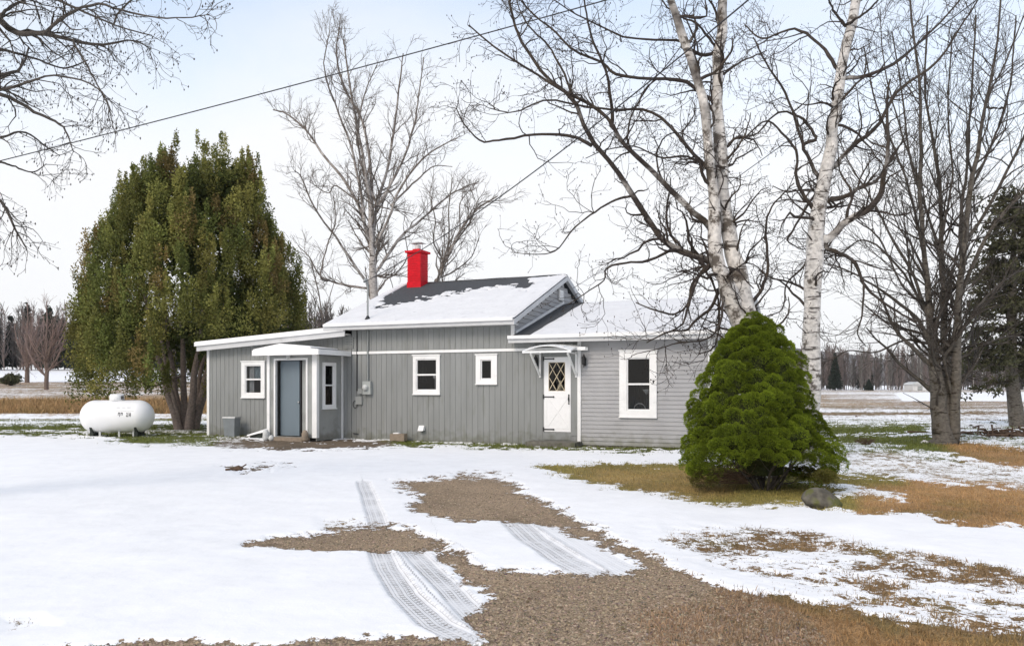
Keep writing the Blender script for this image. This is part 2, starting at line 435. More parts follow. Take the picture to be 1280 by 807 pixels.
def snowy(poly):
    idx, d = sdf(poly); S[idx] = np.maximum(S[idx], -d)
def patchy(poly, amt, bias=0.0, soft=14):
    idx, d = sdf(poly); wgt = 1 - sstep(-soft, soft, d)
    SP[idx] = np.maximum(SP[idx], amt * wgt); S[idx] = S[idx] * (1 - wgt) + np.minimum(S[idx], bias) * wgt
def recol(poly, col, soft=14, grass=1.0, peb=0.0):
    idx, d = sdf(poly); paint(idx, d, col, soft, grass, peb)
W0, W1 = -2500, 3800
# --- far fields
recol([(W0, 400), (W1, 400), (W1, 521), (W0, 521)], C_FIELD)
recol([(W0, 519), (600, 519), (600, 545), (W0, 545)], C_GREEN)
recol([(900, 521), (W1, 521), (W1, 560), (900, 560)], C_GREEN)
patchy([(W0, 476), (640, 476), (640, 503), (W0, 503)], 1.0, -17, 6)                 # thin streaked snow on the left slope
bare([(W0, 503.5), (640, 503.5), (640, 517), (W0, 517)], (0.34, 0.22, 0.11), grass=1)
patchy([(W0, 518), (300, 518), (300, 529), (W0, 530)], 0.9, 0)
bare([(W0, 530), (260, 531), (260, 537.5), (W0, 538)], C_GREEN, grass=1)
bare([(W0, 541), (90, 544), (270, 545), (430, 548), (560, 553), (860, 565), (860, 560), (700, 556), (430, 545), (262, 541), (200, 541), (90, 540)], C_GREEN, grass=1)
bare([(150, 544), (262, 543), (262, 553), (180, 556), (140, 551)], C_GREEN, grass=1)
patchy([(150, 545), (262, 545), (330, 556), (300, 560), (180, 556)], 0.9, 0)
snowy([(190, 525.5), (262, 526), (262, 529), (190, 529)])
# right side fields
patchy([(600, 486.3), (W1, 486.3), (W1, 491), (600, 491)], 1.0, -4, 5)
patchy([(600, 491), (1120, 491), (1130, 500), (W1, 504), (W1, 513), (600, 513)], 1.0, -12, 8)
snowy([(1040, 497), (1150, 491.5), (1400, 489.5), (W1, 490), (W1, 502), (1280, 502), (1150, 500.5)])
bare([(600, 508), (1100, 510), (1100, 514), (600, 514)], (0.30, 0.20, 0.10), grass=1)
bare([(600, 514.2), (W1, 514.2), (W1, 519.2), (600, 519.2)], (0.19, 0.125, 0.065), grass=1)
patchy([(600, 519), (W1, 519), (W1, 530), (600, 531)], 0.75, 6)
bare([(1020, 531), (1158, 531), (1158, 542), (1030, 542)], C_GREEN, grass=1)
bare([(1040, 545), (1165, 544), (1190, 551), (1290, 563), (1500, 575), (1500, 605), (1280, 585), (1215, 574), (1150, 566), (1120, 556), (1050, 556)], C_GREEN, grass=1)
recol([(1195, 556), (1290, 567), (1500, 580), (1500, 605), (1280, 586), (1215, 574)], C_RUST)
patchy([(1192, 530), (1500, 530), (1500, 572), (1290, 561), (1192, 550)], 0.7, 6)
patchy([(1052, 560), (1120, 560), (1200, 574), (1290, 588), (1500, 608), (1500, 622), (1280, 610), (1140, 598), (1030, 590)], 0.95, 5)
bare([(990, 592), (1060, 594), (1120, 601), (1280, 612), (1500, 620), (1500, 665), (1280, 657), (1200, 656), (1150, 640), (1110, 614), (1040, 602), (980, 602)], C_RUST, grass=1)
recol([(990, 590), (1060, 592), (1120, 601), (1040, 604), (980, 602)], C_OLIVE)
bare([(1040, 618), (1110, 620), (1150, 634), (1150, 640), (1090, 642), (1040, 636)], C_RUST, grass=1)
snowy([(1000, 606), (1060, 607), (1130, 615), (1140, 621), (1110, 623), (1040, 613), (1000, 611)])
# --- lawn beside the shrub
bare([(672, 584), (700, 580), (760, 580), (860, 580), (950, 584), (1000, 590), (1000, 604), (1050, 612), (1056, 634), (1040, 637), (990, 631), (950, 632), (900, 631), (860, 625), (820, 618), (790, 613), (735, 603), (705, 597)], C_OLIVE, grass=1)
recol([(740, 592), (860, 592), (900, 612), (860, 618), (790, 606)], C_TAN, 18)
patchy([(640, 566), (720, 572), (700, 586), (650, 582)], 0.35, 20)
patchy([(940, 625), (1010, 620), (1030, 632), (950, 636)], 0.8, 0)
# --- strip along the house and the dirt before the porch
bare([(262, 548), (330, 550), (440, 549), (560, 553), (720, 559), (860, 564), (860, 567), (700, 562), (560, 557), (430, 558), (340, 561), (262, 556)], C_GREEN, grass=1)
bare([(285, 556), (330, 551), (440, 552), (475, 557), (430, 560.5), (330, 562), (290, 560)], C_DIRT, peb=0.5)
# --- the gravel drive
bare([(492, 609), (503, 604), (540, 597), (596, 593), (616, 594), (650, 612), (690, 632), (735, 657), (760, 673), (805, 690), (840, 707), (880, 725), (920, 740), (960, 745), (990, 748), (1040, 762), (1150, 782), (1500, 800), (1500, 1100), (-100, 1100), (40, 814), (90, 808), (150, 803), (240, 799), (330, 806), (420, 803), (450, 799), (500, 794), (560, 800), (610, 801),
      (596, 789), (583, 774), (596, 757), (614, 743), (580, 731), (565, 713), (553, 697), (540, 691), (500, 692), (430, 689), (400, 690), (345, 686), (312, 681), (345, 673), (400, 668), (470, 658), (507, 660), (547, 670), (556, 683), (590, 701), (614, 710), (645, 711), (684, 713), (740, 717), (790, 716), (805, 702), (765, 686), (715, 666), (690, 657), (635, 655), (583, 653), (535, 645), (508, 634), (520, 622), (505, 612)], C_GRAVEL, peb=1.0)
recol([(930, 748), (990, 742), (1040, 755), (1150, 778), (1500, 800), (1500, 1000), (1100, 1000), (1010, 830), (960, 790)], C_RUST, 30, 1.0)
recol([(820, 770), (930, 755), (990, 790), (1000, 860), (840, 860)], (0.30, 0.20, 0.125), 40, 0.42, 1.0)
# --- thin broken snow of the right foreground
patchy([(830, 655), (960, 655), (1060, 668), (1180, 690), (1290, 712), (1600, 760), (1600, 800), (1280, 795), (1130, 775), (1040, 752), (960, 735), (880, 705), (820, 680)], 0.78, 6.5, 24)
recol([(830, 655), (960, 655), (1060, 668), (1180, 690), (1290, 712), (1600, 760), (1600, 800), (1280, 795), (1130, 775), (1040, 752), (960, 735), (880, 705), (820, 680)], (0.22, 0.145, 0.075), 30)
patchy([(1060, 686), (1150, 690), (1240, 712), (1300, 732), (1290, 748), (1190, 735), (1100, 712)], 1.0, -1)
patchy([(1110, 750), (1280, 760), (1290, 795), (1180, 785)], 0.9, 2)
patchy([(690, 640), (800, 650), (900, 690), (850, 700), (760, 670)], 0.5, 20, 30)
patchy([(540, 640), (700, 650), (860, 720), (700, 716), (600, 712)], 0.10, 40)
# small dark marks in the open snow
bare([(288, 586), (302, 585), (304, 589), (290, 589)], C_DIRT)
bare([(314, 583), (340, 582), (368, 582), (340, 585), (318, 586)], C_DIRT)
patchy([(0, 775), (50, 772), (70, 785), (0, 795)], 0.8, 6)
patchy([(400, 650), (470, 645), (480, 660), (400, 672)], 0.8, 6)
patchy([(470, 600), (640, 590), (660, 600), (500, 615)], 0.55, 12)
# tyre tracks: centre line and half width in metres
def trackline(pts):
    return np.array([gpt(*p)[:2] for p in pts])
tracks = [(trackline([(454, 603), (461, 622), (470, 648), (476, 668)]), 0.10, 0.75),
          (trackline([(474, 690), (484, 712), (505, 745), (545, 783), (580, 800)]), 0.105, 1.0),
          (trackline([(512, 690), (535, 712), (566, 742), (592, 770), (620, 792)]), 0.10, 1.0),
          (trackline([(645, 655), (668, 676), (705, 700), (748, 722)]), 0.16, 0.85),
          (trackline([(685, 657), (712, 672), (752, 696), (790, 716)]), 0.15, 0.35)]
tu = np.full(len(Xf), 9.0); tv = np.zeros(len(Xf)); tw = np.zeros(len(Xf))
near = np.nonzero((Yf > 3.5) & (Yf < 14) & (np.abs(Xf) < 4))[0]
for line, hw, st in tracks:
    x = Xf[near]; y = Yf[near]; best = np.full(len(near), 9.0); bv = np.zeros(len(near)); acc = 0
    for (ax, ay), (bx, by) in zip(line[:-1], line[1:]):
        ex, ey = bx - ax, by - ay; Ln = math.hypot(ex, ey)
        u = ((x - ax) * ex + (y - ay) * ey) / Ln ** 2; uc = np.clip(u, 0, 1)
        dx = x - ax - uc * ex; dy = y - ay - uc * ey
        d = np.hypot(dx, dy) / hw; sgn = np.sign(dx * ey - dy * ex)
        sel = d < np.abs(best); best[sel] = (d * sgn)[sel]; bv[sel] = (acc + uc * Ln)[sel]; acc += Ln
    better = np.abs(best) < np.abs(tu[near])
    k = near[better]; tu[k] = best[better]; tv[k] = bv[better]; tw[k] = st
intrack = 1 - sstep(0.85, 1.15, np.abs(tu))
# ragged outline: noise in metres on the ground
nz = 13 * fbm(Xf * 1.5, Yf * 1.5, 5, 3) + 15 * fbm(Xf * 5, Yf * 5, 9, 3) + 9 * fbm(Xf * 15, Yf * 15, 13, 2)
nz = nz * (1 - 0.6 * sstep(20, 40, Yf))
SP = np.maximum(SP, 0.30 * (1 - sstep(4, 30, S)) * (Yf < 15))
S2 = S + nz * np.where(S > 55, 0.2, 1)
far = sstep(20, 60, Yf)
big = fbm(Xf * 0.45, Yf * 0.45 , 21, 4) * (1 - far) + fbm(Xf * 0.05, Yf * 0.16, 22, 4) * far
S2 = S2 + SP * big * (7 + 12 * far)
gn = fbm(Xf * 1.1, Yf * 1.1, 31, 5)[:, None]; gn2 = fbm(Xf * 3.1, Yf * 3.1, 37, 4)
G = G * (1 + 0.35 * gn)
mixg = (GR * sstep(-0.1, 0.5, gn2) * 0.55)[:, None]
G = G * (1 - mixg) + np.array(C_GREEN) * mixg * 0.5 + G * mixg * 0.5
wet = (PEB * (1 - sstep(2, 14, np.abs(S2))) * 0.35)[:, None]      # damp gravel where the snow has just melted
G = G * (1 - wet)
snowh = sstep(-2, 8, S2) * np.clip(1 - SP * 0.8, 0.2, 1)
hgt = 0.028 * snowh + 0.022 * snowh * fbm(Xf * 1.1, Yf * 1.1, 41, 5) + 0.006 * (1 - snowh) * fbm(Xf * 9, Yf * 9, 43, 3)
hgt = hgt - 0.022 * intrack * snowh
hgt = hgt * (1 - sstep(26, 45, Yf)) + 0.03 * GR * (1 - snowh) * fbm(Xf * 5, Yf * 5, 47, 3) * (1 - sstep(40, 60, Yf))
Zt = Zf + hgt
nr, nc = YY.shape
ii = np.arange(nr * nc).reshape(nr, nc)
quads = np.stack([ii[:-1, :-1], ii[:-1, 1:], ii[1:, 1:], ii[1:, :-1]], -1).reshape(-1, 4)

def ground_mat():
    m = bpy.data.materials.new('snowy_yard_ground'); m.use_nodes = True
    t = m.node_tree; b = t.nodes['Principled BSDF']; K = t.links.new
    b.inputs['Specular IOR Level'].default_value = 0.15
    def A(n):
        a = N('ShaderNodeAttribute', t); a.attribute_name = n; return a
    def Mt(op, x, y=None, z=None):
        n = N('ShaderNodeMath', t, operation=op)
        for i, q in enumerate((x, y, z)):
            if q is None: continue
            if isinstance(q, (int, float)): n.inputs[i].default_value = q
            else: K(q, n.inputs[i])
        return n.outputs[0]
    def R(x, a, bb, c=0, d=1):
        n = N('ShaderNodeMapRange', t)
        for i, q in zip((1, 2, 3, 4), (a, bb, c, d)): n.inputs[i].default_value = q
        K(x, n.inputs[0]); return n.outputs[0]
    tcn = N('ShaderNodeTexCoord', t)
    def noise(sc, det=4, rough=0.6, stretch=None):
        n = N('ShaderNodeTexNoise', t); n.inputs['Scale'].default_value = sc; n.inputs['Detail'].default_value = det; n.inputs['Roughness'].default_value = rough
        if stretch:
            mp_ = N('ShaderNodeMapping', t); mp_.inputs['Scale'].default_value = stretch; K(tcn.outputs['Object'], mp_.inputs[0]); K(mp_.outputs[0], n.inputs['Vector'])
        else: K(tcn.outputs['Object'], n.inputs['Vector'])
        return n.outputs[0]
    s = A('snow').outputs['Fac']; sp = A('patchy').outputs['Fac']; gc = A('gcol').outputs['Color']
    fine = noise(9, 6, 0.68); mid = noise(2.2, 5, 0.62); wide = noise(0.25, 6, 0.65, (0.5, 1.2, 1))
    n1 = R(fine, 0.3, 0.7, -1, 1); n2 = R(mid, 0.3, 0.7, -1, 1); n3 = R(wide, 0.3, 0.7, -1, 1)
    n0 = R(noise(32, 4, 0.7), 0.3, 0.7, -1, 1)
    nn = Mt('ADD', Mt('ADD', Mt('ADD', Mt('MULTIPLY', n1, 0.7), Mt('MULTIPLY', n0, 0.6)), Mt('MULTIPLY', n2, 0.35)), Mt('MULTIPLY', n3, 0.5))
    v = Mt('ADD', s, Mt('MULTIPLY', nn, Mt('MULTIPLY_ADD', sp, 26.0, 4.5)))
    cov = R(v, -1.0, 1.0)
    # ground colour with grain
    gr = noise(75, 3, 0.75); gr2 = noise(26, 5, 0.75)
    gm = Mt('MULTIPLY', R(gr, 0.32, 0.68, 0.45, 1.55), R(gr2, 0.32, 0.68, 0.6, 1.4))
    g1 = N('ShaderNodeMix', t, data_type='RGBA', blend_type='MULTIPLY'); g1.inputs[0].default_value = 1
    K(gc, g1.inputs[6]); K(gm, g1.inputs[7])
    # snow colour
    snc = N('ShaderNodeMix', t, data_type='RGBA'); snc.inputs[6].default_value = (0.83, 0.825, 0.815, 1); snc.inputs[7].default_value = (0.90, 0.895, 0.885, 1)
    K(R(mid, 0.3, 0.7), snc.inputs[0])
    # pressed tyre tread
    au = A('tu').outputs['Fac']; av = A('tv').outputs['Fac']; aw = A('tw').outputs['Fac']
    inside = R(Mt('ADD', Mt('ABSOLUTE', au), Mt('MULTIPLY', n1, 0.3)), 1.35, 0.75)
    ribs = R(Mt('ABSOLUTE', Mt('SINE', Mt('MULTIPLY', au, 12.5))), 0.30, 0.05)
    lug = R(Mt('SINE', Mt('ADD', Mt('MULTIPLY', av, 115), Mt('MULTIPLY', Mt('ABSOLUTE', au), 5.0))), 0.25, 0.75)
    lugz = Mt('MULTIPLY', lug, R(Mt('SINE', Mt('MULTIPLY', au, 9.2)), -0.2, 0.3))
    tread = Mt('MULTIPLY', Mt('MAXIMUM', ribs, Mt('MULTIPLY', lugz, 0.8)), R(mid, 0.36, 0.58, 0.25, 1))
    tread = Mt('MULTIPLY', Mt('MULTIPLY', tread, R(fine, 0.33, 0.52, 0.35, 1)), Mt('MULTIPLY', inside, aw))
    pressed = Mt('MULTIPLY', Mt('MULTIPLY', inside, aw), R(mid, 0.35, 0.65, 0.35, 0.75))
    sc1 = N('ShaderNodeMix', t, data_type='RGBA'); sc1.inputs[7].default_value = (0.60, 0.60, 0.60, 1); K(pressed, sc1.inputs[0]); K(snc.outputs[2], sc1.inputs[6])
    sc2 = N('ShaderNodeMix', t, data_type='RGBA'); sc2.inputs[7].default_value = (0.15, 0.13, 0.11, 1); K(Mt('MULTIPLY', tread, 1.0), sc2.inputs[0]); K(sc1.outputs[2], sc2.inputs[6])
    fin = N('ShaderNodeMix', t, data_type='RGBA'); K(cov, fin.inputs[0]); K(g1.outputs[2], fin.inputs[6]); K(sc2.outputs[2], fin.inputs[7])
    K(fin.outputs[2], b.inputs['Base Color']); K(R(cov, 0, 1, 0.95, 0.6), b.inputs['Roughness'])
    hsum = Mt('ADD', Mt('MULTIPLY', cov, 0.5), Mt('MULTIPLY', Mt('ADD', gr, gr2), R(cov, 0, 1, 0.55, 0.10)))
    hsum = Mt('SUBTRACT', hsum, Mt('MULTIPLY', tread, 0.5))
    hsum = Mt('ADD', hsum, Mt('MULTIPLY', fine, 0.35))
    bp = N('ShaderNodeBump', t); bp.inputs['Strength'].default_value = 0.7; bp.inputs['Distance'].default_value = 0.02
    K(hsum, bp.inputs['Height']); K(bp.outputs[0], b.inputs['Normal'])
    return m
_q = (PXm > 0) & (PXm < 90) & (PYm > 478) & (PYm < 500); 0 and print('LEFT', _q.sum(), S2[_q].mean() if _q.any() else 0, SP[_q].mean())
gnd = fastmesh('ground', np.stack([Xf, Yf, Zt], 1), quads, ground_mat(), None,
               dict(snow=S2, patchy=SP, gcol=np.clip(G, 0.01, 1), tu=tu, tv=tv, tw=tw), smooth=True)
tag(gnd, 'snow patched yard and fields around the grey house', None, None, 'structure')
MASK = dict(X=Xf, Y=Yf, Z=Zt, S=S2, SP=SP, G=G, GR=GR, PEB=PEB, PX=PXm, PY=PYm)

# blades of grass, pebbles: uncountable, one object each
def blades(name, label, cand, n, hmin, hmax, wd, colj=0.25, colmul=1.25):
    wt = np.full(len(cand), 1.0)
    area = (np.abs(MASK['Y'][cand]) + 4) * (MASK['Y'][cand] ** 2)
    wt = area ** 0.5; wt /= wt.sum()
    k = rng.choice(cand, n, p=wt)
    jit = (MASK['Y'][k] * 0.006)[:, None]
    P = np.stack([MASK['X'][k], MASK['Y'][k], MASK['Z'][k] - 0.01], 1)
    P[:, :2] += rng.normal(0, 1, (n, 2)) * jit
    h = rng.uniform(hmin, hmax, n) * (0.6 + 0.8 * rng.random(n)); an = rng.uniform(0, 2 * np.pi, n); le = rng.uniform(0.1, 1.0, n)
    sd = rng.uniform(0, 2 * np.pi, n); ww = (wd * rng.uniform(.6, 1.4, n) * np.maximum(1, MASK['Y'][k] / 12))[:, None]
    side = np.stack([np.cos(sd), np.sin(sd), 0 * sd], 1) * ww
    tip = P + np.stack([np.cos(an) * le * h, np.sin(an) * le * h, h * (1.1 - 0.5 * le)], 1)
    midp = P * 0.45 + tip * 0.55 + np.array([0, 0, 1]) * (h * 0.12)[:, None]
    V = np.stack([P - side, P + side, midp + side * .6, midp - side * .6, tip], 1).reshape(-1, 3)
    b = np.arange(n)[:, None] * 5
    c = MASK['G'][k] * colmul * (1 + rng.normal(0, colj, (n, 1)))
    c = np.repeat(np.clip(c, 0.01, 0.9), 5, 0)
    o = fastmesh(name, V, [b + np.array([[0, 1, 2, 3]]), b + np.array([[3, 2, 4]])], M['blade'], None, dict(col=c))
    return tag(o, label, 'grass', None, 'stuff')
m_ = MASK
isg = (m_['GR'] > 0.38) & (m_['S'] < 3) & (m_['Y'] > 3.6)
vis = (m_['PX'] > -60) & (m_['PX'] < 1340)
blades('dry_grass', 'short olive and rust coloured grass growing where the snow has melted', np.nonzero(isg & vis & (m_['Y'] < 16))[0], 60000, 0.02, 0.055, 0.003, 0.25)
blades('lawn_grass', 'green winter grass along the house and around the tree trunks', np.nonzero(isg & vis & (m_['Y'] >= 16) & (m_['Y'] < 36))[0], 45000, 0.03, 0.08, 0.004, 0.25)
blades('meadow_grass', 'tall dry tan grass in a band behind the white tank', np.nonzero(vis & (m_['PY'] > 503) & (m_['PY'] < 517.5) & (m_['PX'] < 300))[0], 26000, 0.18, 0.42, 0.006, 0.2, 1.15)
blades('grass_stubble', 'stray dead stalks poking through the thin snow', np.nonzero(vis & (m_['SP'] > 0.5) & (m_['S'] < 14) & (m_['Y'] > 3.6) & (m_['Y'] < 22))[0], 9000, 0.008, 0.026, 0.0022, 0.3, 0.9)
def pebbles(n):
    cand = np.nonzero((m_['PEB'] > 0.5) & (m_['S'] < -1) & vis & (m_['Y'] < 14) & (m_['Y'] > 3.7))[0]
    k = rng.choice(cand, n)
    P = np.stack([m_['X'][k], m_['Y'][k], m_['Z'][k]], 1); P[:, :2] += rng.normal(0, 0.02, (n, 2))
    r = 0.0035 + 0.010 * rng.random(n) ** 3
    octa = np.array([(1, 0, 0), (0, 1, 0), (-1, 0, 0), (0, -1, 0), (0, 0, .7), (0, 0, -.7)], float)
    V = P[:, None] + octa[None] * r[:, None, None] * rng.uniform(.6, 1.4, (n, 6, 1))
    fo = np.array([(0, 1, 4), (1, 2, 4), (2, 3, 4), (3, 0, 4)])
    c = np.array([0.235, 0.18, 0.125]) * rng.uniform(0.4, 1.9, (n, 1)) + rng.normal(0, 0.01, (n, 3))
    o = fastmesh('loose_gravel', V.reshape(-1, 3), (np.arange(n)[:, None, None] * 6 + fo[None]).reshape(-1, 3), M['pebble'], None, dict(col=np.repeat(np.clip(c, .02, .6), 6, 0)))
    tag(o, 'loose brown gravel on the bare driveway', 'gravel', None, 'stuff')
pebbles(60000)
# ================================================================ HOUSE  (local frame: x along the front, y into the house, z up)
TH = math.radians(23); HC, HS = math.cos(TH), math.sin(TH); HZ0 = 20.5
HRZ = -TH
house = thing('house', 'low grey single storey cottage with snow dusted roofs, white trim and a red chimney', 'house', (0, HZ0, 0), HRZ)
def W(u, v, z=0): return (u * HC + v * HS, HZ0 - u * HS + v * HC, z)

def split_rects(x0, x1, z0, z1, holes):
    """rectangle minus rectangular holes, as rectangles"""
    out = [(x0, x1, z0, z1)]
    for hx0, hx1, hz0, hz1 in holes:
        new = []
        for a, b, c, d in out:
            if hx1 <= a or hx0 >= b or hz1 <= c or hz0 >= d: new.append((a, b, c, d)); continue
            if a < hx0: new.append((a, hx0, c, d))
            if b > hx1: new.append((hx1, b, c, d))
            ma, mb = max(a, hx0), min(b, hx1)
            if c < hz0: new.append((ma, mb, c, hz0))
            if d > hz1: new.append((ma, mb, hz1, d))
        out = new
    return out
def vboards(mb, x0, x1, z0, ztop, holes, y=0.0, step=0.163, gap=0.014, th=0.018, deep=0.009):
    x = x0
    while x < x1 - 1e-4:
        e = min(x + step - gap, x1); zt = min(ztop(x), ztop(e))
        for a, b, c, d in split_rects(x, e, z0, zt, holes):
            if d > c: mb.box(a, b, y - th, y, c, d)
        g = min(e + gap, x1)
        if g > e:
            for a, b, c, d in split_rects(e, g, z0, min(ztop(e), ztop(g)), holes):
                if d > c: mb.box(a, b, y - deep, y, c, d)
        x = g
def hboards(mb, x0, x1, z0, z1, holes, y=0.0, step=0.101):
    z = z0
    while z < z1 - 0.01:
        e = min(z + step, z1)
        for a, b, c, d in split_rects(x0, x1, z, e, holes):
            if b - a < 0.01: continue
            fc = (c - z) / step; fd = (d - z) / step
            y0, y1 = y - 0.026 + 0.018 * fc, y - 0.026 + 0.018 * fd
            mb.hexa([(a, y0, c), (b, y0, c), (b, y, c), (a, y, c), (a, y1, d), (b, y1, d), (b, y, d), (a, y, d)])
        z = e

# openings
H_W2 = (-2.79, -2.16, 1.37, 2.21); H_W3 = (-0.87, -0.55, 1.66, 2.17); H_DOOR = (0.86, 1.66, 0.26, 2.25)
H_WW = (3.02, 3.60, 0.90, 2.16); H_LW = (-8.62, -8.02, 1.27, 2.11)
PU0, PU1, PV = -6.80, -5.17, -1.2               # entry porch
H_PD = (-6.52, -5.50, 0.12, 2.19)
UL, UR, UW = -5.53, 0.19, 0.04
VR, ZR, ZE, VE = 3.75, 4.80, 3.19, -0.36
VB = 2 * VR - VE
UWR = 5.0

# --- walls
mb = MB(); vboards(mb, -4.86, 1.78, -0.15, lambda x: 3.10 if x < UW else 2.62, [H_W2, H_W3, H_DOOR])
wall_main = part('front_wall', mb, M['siding'], house)
mb = MB(); vboards(mb, -10.06, -4.875, -0.15, lambda x: 2.60 + (x + 10.06) * 0.0605, [H_LW, (PU0 + .02, PU1 - .02, -0.2, 2.3)])
part('annex_wall', mb, M['siding'], house)
mb = MB()
hboards(mb, 1.86, UWR, 0.04, 2.58, [H_WW])
part('clapboard_wall', mb, M['clap'], house)
mb = MB(); mb.box(1.80, UWR, -0.006, 0.1, -0.2, 0.035)
part('foundation', mb, M['concrete'], house)
# hidden and side walls, closed behind
mb = MB()
mb.box(-10.06, -9.96, 0.003, 6.9, -0.15, 2.58); mb.box(-10.06, -4.9, 6.9, 7.0, -0.15, 2.6)
mb.box(-4.86, UW - .01, 7.1, 7.2, -0.15, 3.1); mb.box(UWR - .1, UWR, 0.003, 7.2, -0.2, 2.62); mb.box(UW, UWR, 7.1, 7.2, -0.15, 2.62)
mb.box(-4.87, -4.80, 0.003, 7.1, 2.3, 3.1)
part('side_wall', mb, M['siding'], house)
# gable clapboards facing right, above the wing roof
mb = MB()
z = 2.62
while z < ZR - 0.1:
    e = z + 0.13; k = (z + .13 + .14 - ZE) / (ZR - ZE)
    v0 = VE + (VR - VE) * max(0.0, k) + 0.12 if z > ZE - .25 else 0.0
    v0 = max(v0, 0.0); v1 = 2 * VR - v0
    if v1 - v0 > 0.1:
        mb.hexa([(UW - .03, v0, z), (UW + .028, v0, z), (UW + .028, v1, z), (UW - .03, v1, z), (UW - .03, v0, e), (UW + .006, v0, e), (UW + .006, v1, e), (UW - .03, v1, e)])
    z = e
part('gable_wall', mb, M['clap'], house)
gv = MB(); vv = VR - .25
gv.box(UW + .03, UW + .07, vv - .17, vv + .17, 4.02, 4.32)
for i in range(5): gv.box(UW + .07, UW + .085, vv - .15, vv + .15, 4.05 + i * .05, 4.075 + i * .05)
part('gable_vent', gv, M['white'], house)
mb = MB(); mb.box(-4.84, 1.72, -0.045, -0.019, 2.375, 2.445)
part('white_band', mb, M['white'], house)
for bxs in ([(-10.09, -10.0, -0.05, -0.019, -0.05, 2.60), (-10.10, -10.062, -0.018, .06, -0.05, 2.60)], [(1.775, 1.86, -0.05, -0.0, -0.02, 2.60)], [(UWR - .05, UWR + .09, -0.05, -0.0, 0.0, 2.60)], [(UW - .05, UW + .045, -.05, -.019, 2.78, 3.10)]):
    mb = MB()
    for q_ in bxs: mb.box(*q_)
    part('corner_board', mb, M['white'], house)
# floors and dark rooms behind the openings so one looks into real rooms
mb = MB(); mb.box(-10, UWR - .1, .1, 7.1, -0.1, 0.1)
part('floor', mb, M['concrete'], house)
mb = MB()
mb.box(-9.9, 4.9, 2.6, 2.66, 0.1, 2.55); mb.box(-9.9, 4.9, 0.03, 2.66, 2.50, 2.55)
for u in (-7.4, -1.6, 0.3, 2.2): mb.box(u, u + .05, 0.03, 2.6, 0.1, 2.5)
part('interior_wall', mb, M['dark'], house)

# --- roofs
def roof_slab(mb, u0, u1, v0, z0, v1, z1, th=0.09):
    """sloping slab, its upper surface through (v0,z0)-(v1,z1)"""
    mb.hexa([(u0, v0, z0 - th), (u1, v0, z0 - th), (u1, v1, z1 - th), (u0, v1, z1 - th), (u0, v0, z0), (u1, v0, z0), (u1, v1, z1), (u0, v1, z1)])
def snow_sheet(name, parent, u0, u1, v0, z0, v1, z1, fn, th=0.035, nu=300, nv=130, mat=None):
    """a layer of snow with real thickness lying on a roof slope; fn(u,v) > 0 where it lies"""
    U, V = np.meshgrid(np.linspace(u0, u1, nu), np.linspace(v0, v1, nv), indexing='ij')
    k = (V - v0) / (v1 - v0); Z = z0 + (z1 - z0) * k
    m = fn(U, V)
    edge = np.minimum.reduce([U - u0, u1 - U, np.abs(V - v0) * 1.0])
    hh = th * sstep(-0.05, 0.12, m) * (0.35 + 0.65 * sstep(0, 0.06, edge)) * (1 + .25 * fbm(U * 1.5, V * 1.5, 3, 3)) - 0.012 * (1 - sstep(-0.05, 0.02, m))
    Vt = np.stack([U, V, Z + hh], -1).reshape(-1, 3)
    ii = np.arange(nu * nv).reshape(nu, nv)
    q = np.stack([ii[:-1, :-1], ii[1:, :-1], ii[1:, 1:], ii[:-1, 1:]], -1).reshape(-1, 4)
    keep = (m.ravel()[q] > -0.06).any(1)
    # skirt on the eave
    return fastmesh(name, Vt, q[keep], mat or M['roofsnow'], parent, smooth=True)
mb = MB()
roof_slab(mb, UL, UR, VE, ZE, VR, ZR)
mb.hexa([(UL, VR, ZR - .09), (UR, VR, ZR - .09), (UR, VB, ZE - .09), (UL, VB, ZE - .09), (UL, VR, ZR), (UR, VR, ZR), (UR, VB, ZE), (UL, VB, ZE)])
roof = part('main_roof', mb, M['shingle'], house)
def fmain(U, V):
    k = (V - VE) / (VR - VE); t = (U - UL) / (UR - UL)
    # bare toward the ridge at the left, the snow line climbing to the ridge on the right
    line = 0.24 + 0.80 * np.clip(t - .08, 0, 1) + 0.10 * fbm(U * 1.2, V * 1.2, 70, 3)
    line = np.where(U - UL < .22, 2.0, np.where(t < 0.14, line + (0.14 - t) * 4.0, line))
    m = (line - k) * 1.5 + 0.42 * fbm(U * 3.5, V * 7, 71, 5) * sstep(.30, -.05, line - k) + 0.05
    # small bare streaks near the right end
    d = np.hypot((U - (UR - 1.15) + (V - 3.0) * .55) / 0.34, (V - 2.9) / 1.0)
    m = np.minimum(m, (d - 1) * 0.5 + 0.45 * fbm(U * 4, V * 3, 77, 4) + .05)
    m = np.where((k > .955) & (t > .1), np.minimum(m, -0.08 + .5 * fbm(U * 1.2, V * 0 + 3, 79, 3) + (t > .9) * .4 - (t < .84) * .2), m)
    return m
snow_sheet('roof_snow', roof, UL - .035, UR + .035, VE - .03, ZE, VR, ZR, fmain)
snow_sheet('roof_snow', roof, UL - .01, UR + .01, VB, ZE, VR, ZR, lambda U, V: 0.2 + .3 * fbm(U, V, 5, 3), nu=60, nv=40)
sl_ = (ZR - ZE) / (VR - VE)
mb = MB()
mb.box(UL, UR, VE - .028, VE - .003, ZE - .155, ZE - .002)                      # front fascia
mb.box(UL, UR, VB + .003, VB + .028, ZE - .155, ZE - .002)
for u, sg in ((UR, 1), (UL, -1)):
    a, b = (u + .002, u + .030) if sg > 0 else (u - .030, u - .002)
    mb.prism([(VE - .028, ZE - .165), (VR, ZR - .165), (VB + .028, ZE - .165), (VB + .028, ZE - .03), (VR, ZR - .03), (VE - .028, ZE - .03)], a, b, 'x')
